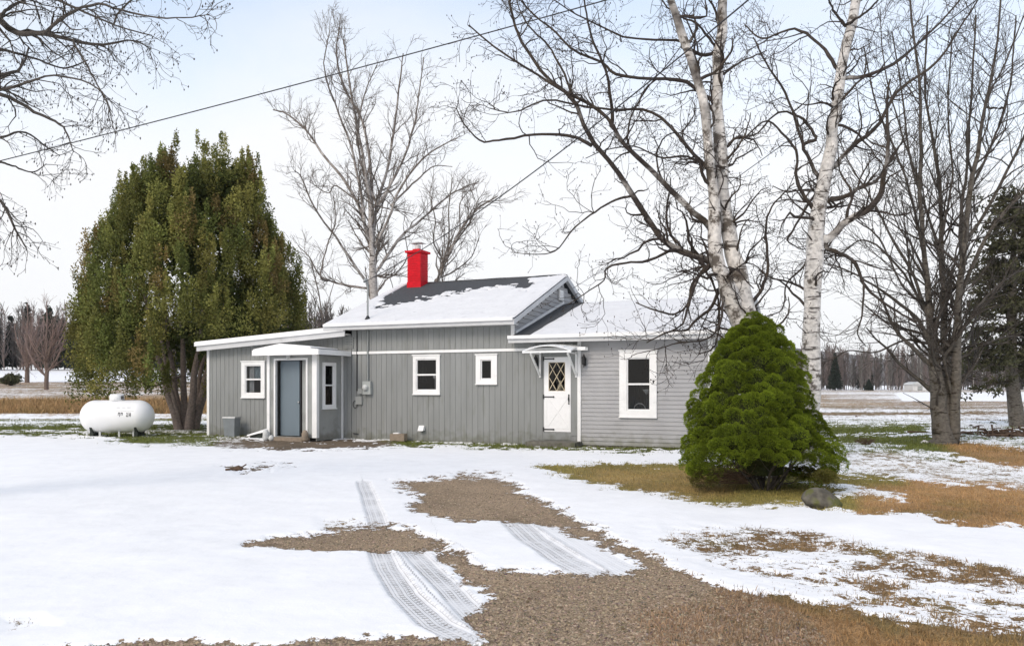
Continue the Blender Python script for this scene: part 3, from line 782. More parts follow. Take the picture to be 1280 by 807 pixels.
part('fascia', mb, M['fascia'], roof)
mb = MB()
mb.box(UL, UR, VE - .085, VE - .031, ZE - .055, ZE + .012)                      # drip edge / gutter lip
part('gutter', mb, M['white'], roof)
mb = MB(); mb.box(UL + .01, UR - .01, VE, 0.0, ZE - .15, ZE - .12)
mb.hexa([(UW + .03, VE + .02, ZE - .10), (UR, VE + .02, ZE - .10), (UR, VR, ZR - .10), (UW + .03, VR, ZR - .10), (UW + .03, VE + .02, ZE - .093), (UR, VE + .02, ZE - .093), (UR, VR, ZR - .093), (UW + .03, VR, ZR - .093)])
mb.hexa([(UW + .03, VR, ZR - .10), (UR, VR, ZR - .10), (UR, VB, ZE - .10), (UW + .03, VB, ZE - .10), (UW + .03, VR, ZR - .093), (UR, VR, ZR - .093), (UR, VB, ZE - .093), (UW + .03, VB, ZE - .093)])
part('soffit', mb, M['soffit'], roof)

# wing roof (right)
WZE, WZR, WVR, WU0, WU1 = 2.735, 3.93, 3.75, UW + .03, 5.60
mb = MB()
roof_slab(mb, WU0 + .03, WU1, -0.30, WZE, WVR, WZR)
roof_slab(mb, UR - .09, WU0 + .03, -0.30, WZE, -0.02, WZE + .28 * (WZR - WZE) / (WVR + .3))
mb.hexa([(WU0 + .03, WVR, WZR - .09), (WU1, WVR, WZR - .09), (WU1, 7.6, WZE), (WU0 + .03, 7.6, WZE), (WU0 + .03, WVR, WZR), (WU1, WVR, WZR), (WU1, 7.6, WZE + .09), (WU0 + .03, 7.6, WZE + .09)])
wroof = part('wing_roof', mb, M['shingle'], house)
def fwing(U, V):
    k = (V + .3) / (WVR + .3)
    return (U - (UW + .54 + 0.12 * k)) * 1.2 + 0.05 * fbm(U * 3, V * 2, 83, 3)
snow_sheet('roof_snow', wroof, WU0 + .05, WU1 + .01, -0.315, WZE, WVR, WZR, fwing)
snow_sheet('roof_snow', wroof, WU0 + .05, WU1 + .01, 7.6, WZE + .09, WVR, WZR, lambda U, V: U * 0 + .3, nu=30, nv=20)
mb = MB(); mb.box(UW - .0, WU1, -0.40, -0.343, WZE - .065, WZE + .015); part('gutter', mb, M['white'], wroof)
mb = MB(); mb.box(UW - .0, WU1, -0.34, -0.303, WZE - .165, WZE - .0)
mb.prism([(-.34, WZE - .17), (WVR, WZR - .17), (7.6, WZE - .1), (7.6, WZE + .09), (WVR, WZR - .003), (-.34, WZE - .003)], WU1 + .002, WU1 + .03, 'x')
part('fascia', mb, M['fascia'], wroof)
mb = MB(); mb.box(UW + .01, WU1 - .01, -0.30, -.028, WZE - .155, WZE - .125)
mb.prism([(0.0, 2.6), (7.1, 2.6), (WVR, WZR - .1)], UWR - .06, UWR - .0, 'x')
part('soffit', mb, M['soffit'], wroof)
mb = MB(); mb.plank((UW + .045, 0.05, WZE + .13), (UW + .045, WVR - .0, WZR + .05), (0, 0, .035), (.016, 0, 0))
part('flashing_board', mb, M['white'], wroof)

# annex roof (left), a single plane falling to the left
AZ = lambda u: 2.80 + (u + 10.1) * 0.0605
mb = MB()
a0, a1 = -10.22, -4.90
def aslab(mb, u0, u1, v0, v1, lo, hi):
    mb.hexa([(u0, v0, AZ(u0) + lo), (u1, v0, AZ(u1) + lo), (u1, v1, AZ(u1) + lo), (u0, v1, AZ(u0) + lo), (u0, v0, AZ(u0) + hi), (u1, v0, AZ(u1) + hi), (u1, v1, AZ(u1) + hi), (u0, v1, AZ(u0) + hi)])
aslab(mb, a0, a1, -.28, 7.2, -.10, 0)
aroof = part('annex_roof', mb, M['shingle'], house)
mb = MB(); aslab(mb, a0 - .06, a1, -.37, -.318, -.10, .02); part('gutter', mb, M['white'], aroof)
mb = MB(); aslab(mb, a0 - .02, a1, -.315, -.283, -.25, -.002)
aslab(mb, a0 - .035, a0 - .003, -.28, 7.2, -.22, -.002)
part('fascia', mb, M['fascia'], aroof)
mb = MB(); aslab(mb, a0 + .02, a1, -.28, -.0, -.20, -.17)
part('soffit', mb, M['soffit'], aroof)
mb = MB(); aslab(mb, a0 - .05, UL - .05, -.35, 7.2, .003, .035)
part('roof_snow', mb, M['snow'], aroof)
lv = MB()
for i in range(7): lv.box(-5.08, -4.80, -.05, -.02, 2.55 + i * .045, 2.575 + i * .045)
part('louvre_vent', lv, M['porch'], house)

# --- windows
def window(u0, u1, z0, z1, hole, rail=True, y=0.0, parent=house, name='window', curtain=None, sill=True, cap=True, yf=None):
    a, b, c, d = hole
    f = MB(); yo = y - 0.055
    f.box(u0, a, yo, y - .019, z0, z1); f.box(b, u1, yo, y - .019, z0, z1)
    f.box(a, b, yo, y - .019, z0, c); f.box(a, b, yo, y - .019, d, z1)
    if cap: f.box(u0 - .02, u1 + .02, yo - .02, y - .019, z1 + .001, z1 + .03)
    if sill: f.box(u0 - .01, u1 + .01, yo - .025, y - .019, z0 - .025, z0 - .001)
    w_ = part(name, f, M['white'], parent)
    s = MB(); t = .028
    s.box(a - .01, a + t, y - .03, y + .02, c - .01, d + .01); s.box(b - t, b + .01, y - .03, y + .02, c - .01, d + .01)
    s.box(a + t, b - t, y - .03, y + .02, c - .01, c + t); s.box(a + t, b - t, y - .03, y + .02, d - t, d + .01)
    if rail:
        m = (c + d) / 2; s.box(a + t, b - t, y - .034, y + .024, m - .022, m + .022)
    part('sash', s, M['white'], w_)
    g = MB(); g.add([(a + t, y + .0, c + t), (b - t, y + .0, c + t), (b - t, y + .0, d - t), (a + t, y + .0, d - t)], [(0, 1, 2, 3)])
    part('pane', g, M['glass'], w_)
    return w_
def drape(parent, a, b, z0, z1, y, mat, amp=.02, n=24):
    V = []; Fc = []
    for i in range(n + 1):
        x = a + (b - a) * i / n; yy = y + amp * math.sin(i * 1.9)
        V += [(x, yy, z0), (x, yy, z1)]
    Fc = [(2 * i, 2 * i + 2, 2 * i + 3, 2 * i + 1) for i in range(n)]
    m = MB().add(V, Fc); return part('curtain', m, mat, parent)
w2 = window(-2.885, -2.065, 1.275, 2.30, H_W2)
drape(w2, -2.77, -2.60, 1.6, 2.2, .16, M['dark']); 
lt = MB(); lt.lathe([(.012, 0), (.012, .28), (.05, .30), (.06, .36), (.02, .38)], (-2.42, .35, 1.40), 10); part('table_lamp', lt, M['curtain'], w2, True)
w3 = window(-1.005, -0.40, 1.545, 2.29, H_W3, rail=False)
ww = window(2.84, 3.75, 0.745, 2.325, H_WW)
drape(ww, 3.06, 3.58, .92, 1.5, .5, M['dark'])
lt = MB(); lt.lathe([(.02, 0), (.11, .12), (.02, .125)], (3.42, .35, 1.28), 14); part('lamp_shade', lt, M['curtain'], ww, True)
bk = MB(); [bk.bar((3.25 + .14 * math.cos(t), .32, .92 + .14 * math.sin(t)), (3.25 + .14 * math.cos(t + .3), .32, .92 + .14 * math.sin(t + .3)), .01, 6) for t in [i * .3 for i in range(10)]]
part('chair_back', bk, M['curtain'], ww)
hk = MB(); hk.box(3.66, 3.69, -.075, -.056, 1.55, 1.62); part('thermometer', hk, M['black'], ww)
lw = window(-8.755, -7.885, 1.155, 2.21, H_LW)
drape(lw, -8.58, -8.06, 1.70, 2.08, .12, M['blue'], .01)
drape(lw, -8.58, -8.4, 1.3, 2.08, .10, M['curtain'], .012, 10)

# --- entry porch
ep = MB()
vboards(ep, PU0, PU1, 0.10, lambda x: 2.32, [H_PD], y=PV, step=.30, gap=.006, th=.012, deep=.008)
porch = part('entry_porch', ep, M['porch'], house)
sd = MB()
W4a, W4b, W4c, W4d = PV + .33, PV + .74, 0.98, 2.04      # opening in the side wall, along y
for a, b, c, d in split_rects(PV + .004, -0.02, 0.02, 2.32, [(W4a, W4b, W4c, W4d)]): sd.box(PU1 - .03, PU1, a, b, c, d)
sd.box(PU0, PU0 + .03, PV + .004, -0.02, 0.0, 2.32)
part('porch_side_wall', sd, M['porch'], porch)
for bxs in ([(PU0 - .0, PU0 + .09, PV - .045, PV - .013, .02, 2.33)], [(PU1 - .115, PU1 + .035, PV - .05, PV - .013, .10, 2.33), (PU1 + .003, PU1 + .035, PV - .012, PV + .06, .10, 2.33)], [(PU1 + .003, PU1 + .03, -.085, -.022, .0, 2.33)]):
    pb = MB()
    for q_ in bxs: pb.box(*q_)
    part('corner_post', pb, M['white'], porch)
dr = MB(); a, b, c, d = H_PD
dr.box(a - .055, a, PV - .035, PV + .05, c - .02, d + .055); dr.box(b, b + .055, PV - .035, PV + .05, c - .02, d + .055); dr.box(a, b, PV - .035, PV + .05, d, d + .055)
part('door_casing', dr, M['white'], porch)
th_ = MB(); th_.box(a - .1, b + .1, PV - .16, PV + .02, -.10, .10); part('threshold', th_, M['tan'], porch)
fl = MB(); fl.box(PU0 + .03, PU1 - .03, PV + .02, -.02, -.05, .10); part('porch_floor', fl, M['dark'], porch)
dd = MB(); dd.box(a + .02, a + .66, PV + .16, PV + .20, .13, d - .01)
door = part('entry_door', dd, M['blue'], porch)
kn = MB(); kn.lathe([(.012, 0), (.03, .02), (.03, .045), (.0, .06)], (a + .66, PV + .10, 1.05), 12, 'y'); part('door_knob', kn, M['steel'], door, True)
jd = MB(); jd.box(a + .72, a + .75, PV + .12, -.1, .12, d); part('inner_jamb', jd, M['black'], porch)
jp = MB(); jp.box(a + .77, b + .02, PV + .14, PV + .18, .12, d); part('inner_panel', jp, M['porch'], porch)
ins = MB(); ins.box(PU0 + .035, PU1 - .035, -.06, -.03, .1, 2.3); part('inner_back', ins, M['dark'], porch)
bt = MB(); bt.box(b - .12, b - .01, PV + .05, PV + .17, .10, .22); bt.box(b - .17, b - .05, PV + .0, PV + .06, .10, .16); part('boots', bt, M['black'], porch)
lmp = MB(); lmp.lathe([(.045, 0), (.06, -.03), (.055, -.09), (.02, -.12), (0, -.125)], (-6.02, PV - .11, 2.34), 14); part('porch_light', lmp, M['palebrick'], porch, True)
# side window of the porch (its frame stands on the right face)
f = MB(); x0, x1 = PU1 + .001, PU1 + .04
o0, o1, o2, o3 = W4a - .09, W4b + .09, W4c - .10, W4d + .09
f.box(x0, x1, o0, W4a, o2, o3); f.box(x0, x1, W4b, o1, o2, o3); f.box(x0, x1, W4a, W4b, o2, W4c); f.box(x0, x1, W4a, W4b, W4d, o3)
f.box(x0, x1 + .02, o0 - .02, o1 + .02, o2 - .025, o2 - .001)
pw = part('side_window', f, M['white'], porch)
s = MB(); m = (W4c + W4d) / 2
s.box(PU1 - .02, PU1 + .014, W4a, W4b, m - .02, m + .02); s.box(PU1 - .02, PU1 + .012, W4a, W4a + .025, W4c, W4d); s.box(PU1 - .02, PU1 + .012, W4b - .025, W4b, W4c, W4d)
part('window_sash', s, M['white'], porch)
g = MB(); g.add([(PU1 - .01, W4a, W4c), (PU1 - .01, W4b, W4c), (PU1 - .01, W4b, W4d), (PU1 - .01, W4a, W4d)], [(0, 1, 2, 3)]); part('window_pane', g, M['glass'], porch)
wc = MB(); wc.box(PU1 - .35, PU1 - .2, -.35, -.1, 0.2, 1.5); part('indoor_cabinet', wc, M['warm'], porch)
# low gabled porch roof
PR0, PR1, PF = PU0 - .25, PU1 + .28, PV - .30
um = (PR0 + PR1) / 2 - .18; zl, zp = 2.46, 2.60
rf = MB()
for (ua, za, ub, zb) in ((PR0, zl, um, zp), (um, zp, PR1, zl)):
    rf.hexa([(ua, PF, za - .05), (ub, PF, zb - .05), (ub, -.02, zb - .05), (ua, -.02, za - .05), (ua, PF, za), (ub, PF, zb), (ub, -.02, zb), (ua, -.02, za)])
prf = part('porch_roof', rf, M['shingle'], house)
ff = MB(); ff.prism([(PR0 - .02, 2.315), (PR1 + .02, 2.315), (PR1 + .02, zl - .0), (um, zp + .01), (PR0 - .02, zl)], PF - .03, PF - .002, 'y')
ff.box(PR1 + .002, PR1 + .03, PF, -.05, 2.32, zl - .002); ff.box(PR0 - .03, PR0 - .002, PF, -.05, 2.32, zl - .002)
part('fascia', ff, M['white'], prf)
sf = MB(); sf.box(PR0, PR1, PF, -.05, 2.335, 2.35); part('soffit', sf, M['soffit'], prf)
ps = MB()
for (ua, za, ub, zb) in ((PR0, zl, um, zp), (um, zp, PR1 - .25, zl + .033)):
    ps.hexa([(ua, PF, za + .003), (ub, PF, zb + .003), (ub, -.3, zb + .003), (ua, -.3, za + .003), (ua, PF, za + .03), (ub, PF, zb + .03), (ub, -.3, zb + .03), (ua, -.3, za + .03)])
part('roof_snow', ps, M['snow'], prf)

# --- white front door
a, b, c, d = H_DOOR; ca, cb = .885, 1.60
cs = MB(); cs.box(a - .01, ca, -.03, .05, c, d); cs.box(cb, b + .12, -.03, .0, c, d + .02); cs.box(cb, b, -.0, .05, c, d + .02); cs.box(ca, cb, -.03, .05, 2.215, d + .02); cs.box(ca, cb, -.03, .05, c - .12, .34)
part('door_surround', cs, M['siding'], house)
D = MB()
lite = (1.01, 1.45, 1.36, 2.08)
for x0, x1, z0, z1 in split_rects(ca + .005, cb - .005, .345, 2.21, [lite]): D.box(x0, x1, -.035, .01, z0, z1)
for x0, x1, z0, z1 in ((.93, 1.56, 1.20, 1.235), (.93, 1.56, .42, .455), (.93, .965, .456, 1.199), (1.525, 1.56, .456, 1.199)): D.box(x0, x1, -.041, -.0355, z0, z1)
for s_ in (1, -1):
    p, q = ((.98, .47), (1.51, 1.19)) if s_ > 0 else ((.98, 1.19), (1.51, .47))
    dx, dz = q[0] - p[0], q[1] - p[1]; l_ = math.hypot(dx, dz); nx, nz_ = -dz / l_, dx / l_
    D.plank((p[0], -.038 - .0015 * (s_ > 0), p[1]), (q[0], -.038 - .0015 * (s_ > 0), q[1]), (nx * .016, 0, nz_ * .016), (0, .003, 0))
fd = part('front_door', D, M['doorwhite'], house)
lt = MB()
x0, x1, z0, z1 = lite
nx_, nzn = 2, 2.9
def clipseg(p, q):
    t0, t1 = 0.0, 1.0; dx, dz = q[0] - p[0], q[1] - p[1]
    for pp, qq in ((-dx, p[0] - x0), (dx, x1 - p[0]), (-dz, p[1] - z0), (dz, z1 - p[1])):
        if abs(pp) < 1e-9: 
            if qq < 0: return None
        else:
            r = qq / pp
            if pp < 0: t0 = max(t0, r)
            else: t1 = min(t1, r)
    return None if t0 >= t1 - .02 else ((p[0] + dx * t0, p[1] + dz * t0), (p[0] + dx * t1, p[1] + dz * t1))
hw_, hh_ = .11, .185
for k in range(-4, 9):
    for sgn in (1, -1):
        zc = z0 + k * 2 * hh_ * .97
        p = (x0 - .5 * 0, zc); 
        seg = clipseg((x0 - .44, zc - sgn * .44 * hh_ / hw_), (x1 + .44, zc + sgn * (x1 - x0 + .44) * hh_ / hw_))
        if seg:
            (ax, az), (bx, bz) = seg; l_ = math.hypot(bx - ax, bz - az); nx, nz_ = -(bz - az) / l_, (bx - ax) / l_
            lt.plank((ax, -.022 - .001 * sgn, az), (bx, -.022 - .001 * sgn, bz), (nx * .009, 0, nz_ * .009), (0, .004, 0))
lt.box(x0 - .0, x0 + .012, -.034, -.012, z0, z1); lt.box(x1 - .012, x1, -.034, -.012, z0, z1); lt.box(x0, x1, -.033, -.012, z0, z0 + .012); lt.box(x0, x1, -.033, -.012, z1 - .012, z1)
part('lattice', lt, M['lattice'], fd)
g = MB(); g.add([(x0, -.008, z0), (x1, -.008, z0), (x1, -.008, z1), (x0, -.008, z1)], [(0, 1, 2, 3)]); part('pane', g, M['glass'], fd)
vs = MB(); vs.lathe([(.05, 0), (.07, .1), (.03, .2), (.05, .26)], (1.22, .25, 1.36), 12); part('vase', vs, M['lattice'], fd, True)
for z in (2.165, 1.215, .40):
    h_ = MB(); h_.box(.865, 1.15, -.052, -.042, z - .014, z + .014); h_.box(.865, .895, -.054, -.03, z - .055, z + .055)
    h_.lathe([(.022, 0), (.022, .008)], (1.15, -.054, z), 10, 'y'); part('strap_hinge', h_, M['black'], fd)
h_ = MB(); h_.box(1.535, 1.565, -.05, -.04, 1.08, 1.28); h_.bar((1.55, -.06, 1.10), (1.55, -.10, 1.15), .008); h_.bar((1.55, -.10, 1.15), (1.55, -.06, 1.24), .008); h_.lathe([(.02, 0), (.02, .02)], (1.55, -.06, 1.05), 10, 'y')
part('door_handle', h_, M['black'], fd)
# curved awning with brackets
AW0, AW1, AD = .58, 1.84, -.72
A = MB(); n = 14; V = []; 
for j, (v, dz, arch) in enumerate(((-.02, .16, .045), (-.36, .085, .085), (AD, .0, .135))):
    for i in range(n + 1):
        t = i / n; V.append((AW0 + (AW1 - AW0) * t, v, 2.335 + dz + arch * 4 * t * (1 - t)))
k = len(V); V += [(x, y, z - .022) for x, y, z in V]
Fc = []
for j in range(2):
    for i in range(n):
        q = j * (n + 1) + i; Fc.append((q, q + n + 1, q + n + 2, q + 1)); Fc.append((k + q, k + q + 1, k + q + n + 2, k + q + n + 1))
for i in range(n):
    q = 2 * (n + 1) + i; Fc.append((q, k + q, k + q + 1, q + 1)); Fc.append((i, i + 1, k + i + 1, k + i))
for j in range(2):
    for i in (0, n):
        q = j * (n + 1) + i; Fc.append((q, q + n + 1, k + q + n + 1, k + q))
A.add(V, Fc)
aw = part('door_awning', A, M['awn'], house)
for i in range(1, 5):
    t = i / 5; x = AW0 + (AW1 - AW0) * t; 
rb = MB()
for i in range(0, 7):
    t = i / 6; x = AW0 + (AW1 - AW0) * t + (.006 if i == 0 else -.006 if i == 6 else 0)
    zz = [2.335 + dz + ar * 4 * t * (1 - t) + .006 for v, dz, ar in ((-.02, .16, .045), (-.36, .085, .085), (AD, .0, .135))]
    rb.bar((x, -.02, zz[0]), (x, -.36, zz[1]), .007, 5); rb.bar((x, -.36, zz[1]), (x, AD, zz[2]), .007, 5)
part('awning_rib', rb, M['awn'], aw)
fr = MB(); fr.box(AW0, AW1, AD - .012, AD - .001, 2.29, 2.335); part('awning_front_rail', fr, M['awn'], aw)
for u in (.79, 1.745):
    br = MB(); br.box(u - .022, u + .022, -.065, -.03, 1.70, 2.33); br.plank((u, -.07, 1.76), (u, AD + .03, 2.27), (.02, 0, 0), (0, .014, .018)); br.box(u - .02, u + .02, AD + .02, -.03, 2.275, 2.30)
    part('awning_bracket', br, M['white'], aw)
ex = MB(); ex.box(1.80, 2.06, -.30, -.28, 2.36, 2.44); ex.box(1.80, 2.06, -.10, -.08, 2.36, 2.44); part('awning_end_rail', ex, M['white'], aw)
for u in (.70, 1.965):
    y_ = -.03
    lb = MB(); lb.lathe([(.03, 0), (.045, .02), (.05, .16), (.065, .17), (.02, .23), (.008, .27)], (u, y_ - .10, 2.0), 6); lb.box(u - .03, u + .03, y_ - .015, y_ + .004, 1.98, 2.16)
    lb.bar((u, y_ - .01, 2.10), (u, y_ - .07, 2.26), .01, 6); lb.bar((u, y_ - .10, 2.0), (u, y_ - .10, 1.93), .012, 6, .004)
    wl = part('wall_lantern', lb, M['black'], house)
# meter, riser and cables
mt = MB(); mt.box(-4.44, -4.18, -.13, -.02, 1.26, 1.62)
me_ = part('electric_meter', mt, M['meterbox'], house)
md_ = MB(); md_.lathe([(.085, 0), (.085, -.05), (.06, -.09), (0, -.095)], (-4.33, -.13, 1.45), 20, 'y', cap=False); part('meter_glass', md_, M['palebrick'], me_, True)
rs = MB(); rs.bar((-4.31, -.06, 1.62), (-4.31, -.06, 4.30), .026, 10); rs.bar((-4.31, -.06, 4.30), (-4.31, -.16, 4.42), .035, 8, .045); rs.bar((-4.31, -.16, 4.42), (-4.31, -.24, 4.34), .045, 8, .03)
ri = part('service_mast', rs, M['conduit'], house)
bo = MB(); bo.lathe([(.10, 0), (.045, .09), (.03, .12)], (-4.31, -.06, ZE + .12), 14); part('roof_boot', bo, M['black'], ri)
cb_ = MB(); cb_.bar((-4.68, -.035, 3.06), (-4.68, -.035, 1.36), .017, 6); cb_.bar((-4.50, -.03, 1.28), (-4.68, -.035, 1.36), .01, 6)
pts = [(-4.66, -.05, 1.20)] + [(-4.73 + .07 * math.cos(t), -.05, .98 + .10 * math.sin(t)) for t in np.linspace(1.4, 6.6, 12)]
for p, q in zip(pts[:-1], pts[1:]): cb_.bar(p, q, .008, 5)
part('wall_cable', cb_, M['cable'], house)
jb = MB(); jb.box(-4.70, -4.50, -.08, -.02, .98, 1.20); jb.box(-4.615, -4.475, -.10, -.02, 1.27, 1.42); part('junction_box', jb, M['porch'], house)
dv = MB(); dv.box(-2.67, -2.53, -.09, -.02, .30, .42); dv.prism([(-.16, .29), (-.085, .29), (-.085, .43)], -2.68, -2.52, 'x'); part('dryer_vent', dv, M['white'], house)
hs = MB(); hs.bar((-4.80, -.05, .17), (-4.62, -.06, .16), .012, 6); part('hose_tap', hs, M['black'], house)

# chimney
CU, CV = -4.79, 3.55; cw = .24
ch = MB()
z = 3.9; r = 0
while z < 5.72:
    s_ = .0 if r % 2 else .0
    ch.box(CU - cw, CU + cw, CV - cw, CV + cw, z, z + .068); z += .068
    ch.box(CU - cw + .016, CU + cw - .016, CV - cw + .016, CV + cw - .016, z, z + .010); z += .010; r += 1
chim = part('chimney', ch, M['red'], house)
fc = MB(); fc.box(CU - cw - .012, CU + cw + .012, CV - cw - .012, CV + cw + .012, 4.55, 4.80); part('chimney_flashing', fc, M['red'], chim)
cc = MB(); cc.box(CU - .30, CU + .30, CV - .30, CV + .30, 5.735, 5.80); cc.box(CU - .12, CU + .12, CV - .12, CV + .12, 5.80, 5.87); part('chimney_crown', cc, M['red'], chim)
fl_ = MB(); fl_.lathe([(.10, 0), (.10, .12)], (CU, CV, 5.872), 14); part('flue', fl_, M['palebrick'], chim)
cp = MB()
for sx, sy in ((1, 1), (1, -1), (-1, 1), (-1, -1)): cp.bar((CU + sx * .11, CV + sy * .11, 5.872), (CU + sx * .11, CV + sy * .11, 6.05), .008, 5)
cp.box(CU - .21, CU + .21, CV - .16, CV + .16, 6.05, 6.065); cp.box(CU - .06, CU + .06, CV - .06, CV + .06, 6.066, 6.10)
part('chimney_cap', cp, M['steel'], chim)

# --- things standing against the house
st_ = MB(); st_.box(.62, 1.90, -.62, -.055, -.08, .12); 
o = part('doorstep', st_, M['concrete'], None); o.location = (0, HZ0, 0); o.rotation_euler = (0, 0, HRZ)
tag(o, 'dark mossy concrete doorstep below the white lattice door', 'doorstep')
def at(o, u, v, z=0, rz=0):
    o.location = W(u, v, z); o.rotation_euler = (0, 0, HRZ + rz); return o
bn = thing('waste_bin', 'grey blue plastic bin standing against the annex under its window', 'bin'); at(bn, -8.78, -.42, 0, .12)
b1 = MB(); V = []; 
def taper(mb, w0, d0, w1, d1, z0, z1):
    mb.hexa([(-w0, -d0, z0), (w0, -d0, z0), (w0, d0, z0), (-w0, d0, z0), (-w1, -d1, z1), (w1, -d1, z1), (w1, d1, z1), (-w1, d1, z1)])
taper(b1, .165, .12, .20, .15, .0, .55); part('bin_body', b1, M['bingrey'], bn)
b2 = MB(); taper(b2, .215, .165, .205, .155, .552, .59); part('bin_rim', b2, M['steel'], bn)
cv_ = thing('cellar_hatch', 'low sloping box with a snow covered lid beside the entry porch', 'cellar hatch'); at(cv_, -7.17, -.55)
b1 = MB(); b1.hexa([(-.56, -.30, 0), (.30, -.30, 0), (.30, .33, 0), (-.56, .33, 0), (-.56, -.30, .07), (.30, -.30, .25), (.30, .33, .43), (-.5, .33, .13)]); part('hatch_box', b1, M['hatchgreen'], cv_)
b2 = MB(); b2.hexa([(-.62, -.36, .07), (.30, -.36, .26), (.30, .33, .44), (-.52, .33, .14), (-.62, -.36, .105), (.30, -.36, .30), (.30, .33, .48), (-.52, .33, .175)]); part('hatch_lid', b2, M['snow'], cv_)
b3 = MB(); b3.box(.02, .34, .12, .36, .485, .52); part('hatch_cap', b3, M['white'], cv_)
for k, (u, lab) in enumerate(((-6.72, 'pale lumpy stone at the foot of the left porch post'), (-5.42, 'pale upright stone at the foot of the porch doorway, right side'))):
    bmx = MB(); bmx.lathe([(.07, 0), (.10, .07), (.085, .16), (.09, .22), (.05, .30), (.0, .32)], (0, 0, 0), 9)
    if k == 0: bmx.lathe([(.06, 0), (.08, .05), (.07, .12), (.0, .16)], (.17, .02, 0), 9)
    o = part('stone', bmx, M['tan' if k else 'palebrick'], None, True); at(o, u, PV - .18); tag(o, lab, 'stone', 'stones beside the porch doorway')
tb = thing('masonry_block', 'tan masonry block lying on the grass against the grey wall', 'block'); at(tb, -3.18, -.30, .0, .1)
b1 = MB(); b1.box(-.21, .21, -.10, .10, .02, .21); part('block_body', b1, M['tan'], tb)
b2 = MB(); b2.box(-.13, .03, -.07, .09, .212, .235); part('snow_cap', b2, M['snow'], tb)

# --- propane tank, lies left of the house
TX, TY = gpt(147, 545.5)[:2]
tank = thing('propane_tank', 'white horizontal propane tank with a domed lid on short legs in the grass', 'tank', (TX, TY, float(gz(TX, TY)) + .0), 0.10)
R_, Ln = .475, 1.12
prof = []
k_ = 1.0
x_l = -(93 / 2) / 1000 * TY + .02
hl = (188.5 - 98) / 2 / 1000 * TY - .04
for i in range(13):
    t = math.pi / 2 * i / 12; prof.append((R_ * math.sin(t), -hl + (.42) * (1 - math.cos(t))))
prof2 = prof + [(r_, -h_) for r_, h_ in reversed(prof)]
tb_ = MB(); tb_.lathe(prof2, (0, 0, .60), 40, 'x', cap=False); part('tank_shell', tb_, M['tank'], tank, True)
dm = MB(); dm.lathe([(.20, -.06), (.20, .10), (.19, .135), (.15, .16), (.0, .172)], (-.02, 0, 1.09), 28); dm_ = part('dome_lid', dm, M['tank'], tank, True)
lc = MB(); lc.box(.15, .21, -.15, -.10, 1.10, 1.20); part('lid_latch', lc, M['ink'], tank)
for sx, nm in ((-.62, 0), (.62, 1)):
    sd_ = MB(); sd_.box(sx - .05, sx + .05, -.30, .30, .0, .14); sd_.prism([(-.30, .14), (.30, .14), (.36, .30), (-.36, .30)], sx - .035, sx + .035, 'x'); part('saddle', sd_, M['hatchgreen'], tank)
for sx in (-.78, -.42, .12, .52):
    lg = MB(); lg.box(sx - .025, sx + .025, -.22, -.18, -.02, .17); part('leg', lg, M['palebrick'], tank)
# lettering on the shell: two faint lines and one bold word, unreadably small in the photograph
def marks(x0, x1, z0, z1, n, mat, seed):
    r_ = random.Random(seed); m = MB(); wl = (x1 - x0) / n
    for i in range(n):
        a = x0 + i * wl
        if r_.random() < .08: continue
        for k in range(3):      # two uprights and a crossing stroke per character
            if k < 2: p, q, c, d = a + (.06 + .5 * k) * wl, a + (.28 + .5 * k) * wl, z0 + (z1 - z0) * r_.choice((0, 0, .35)), z1
            else: p, q = a + .06 * wl, a + .8 * wl; c = z0 + (z1 - z0) * r_.choice((0, .4, .8)); d = c + (z1 - z0) * .22
            yc = lambda zz: -math.sqrt(max(R_ ** 2 - (zz - .60) ** 2, 0)) - .003 - .001 * k
            m.add([(p, yc(c), c), (q, yc(c), c), (q, yc(d), d), (p, yc(d), d)], [(0, 1, 2, 3)])
    return part('lettering', m, mat, tank)
marks(.12, .52, .845, .875, 11, M['steel'], 1)
marks(.10, .62, .745, .775, 13, M['steel'], 2)
marks(.18, .56, .60, .72, 5, M['ink'], 5)
# ================================================================ TREES
def unit(a): return a / (np.linalg.norm(a, axis=-1, keepdims=True) + 1e-12)
def tubes(P, R, k=5):
    """P (m,n,3) centre lines, R (m,n) radii -> vertices, quads, radius per vertex"""
    m, n, _ = P.shape
    T = np.empty_like(P); T[:, 1:-1] = P[:, 2:] - P[:, :-2]; T[:, 0] = P[:, 1] - P[:, 0]; T[:, -1] = P[:, -1] - P[:, -2]
    T = unit(T); mean = unit(P[:, -1] - P[:, 0])
    ref = np.where(np.abs(mean[:, 2:3]) < 0.8, np.array([[0, 0, 1.0]]), np.array([[1.0, 0, 0]]))[:, None, :]
    A = unit(np.cross(T, ref)); B = np.cross(T, A)
    th = np.arange(k) * 2 * np.pi / k
    V = P[:, :, None] + (A[:, :, None] * np.cos(th)[None, None, :, None] + B[:, :, None] * np.sin(th)[None, None, :, None]) * R[:, :, None, None]
    idx = np.arange(m * n * k).reshape(m, n, k); nx = np.roll(idx, -1, 2)
    q = np.stack([idx[:, :-1], nx[:, :-1], nx[:, 1:], idx[:, 1:]], -1).reshape(-1, 4)
    return V.reshape(-1, 3), q, np.repeat(R.ravel(), k)
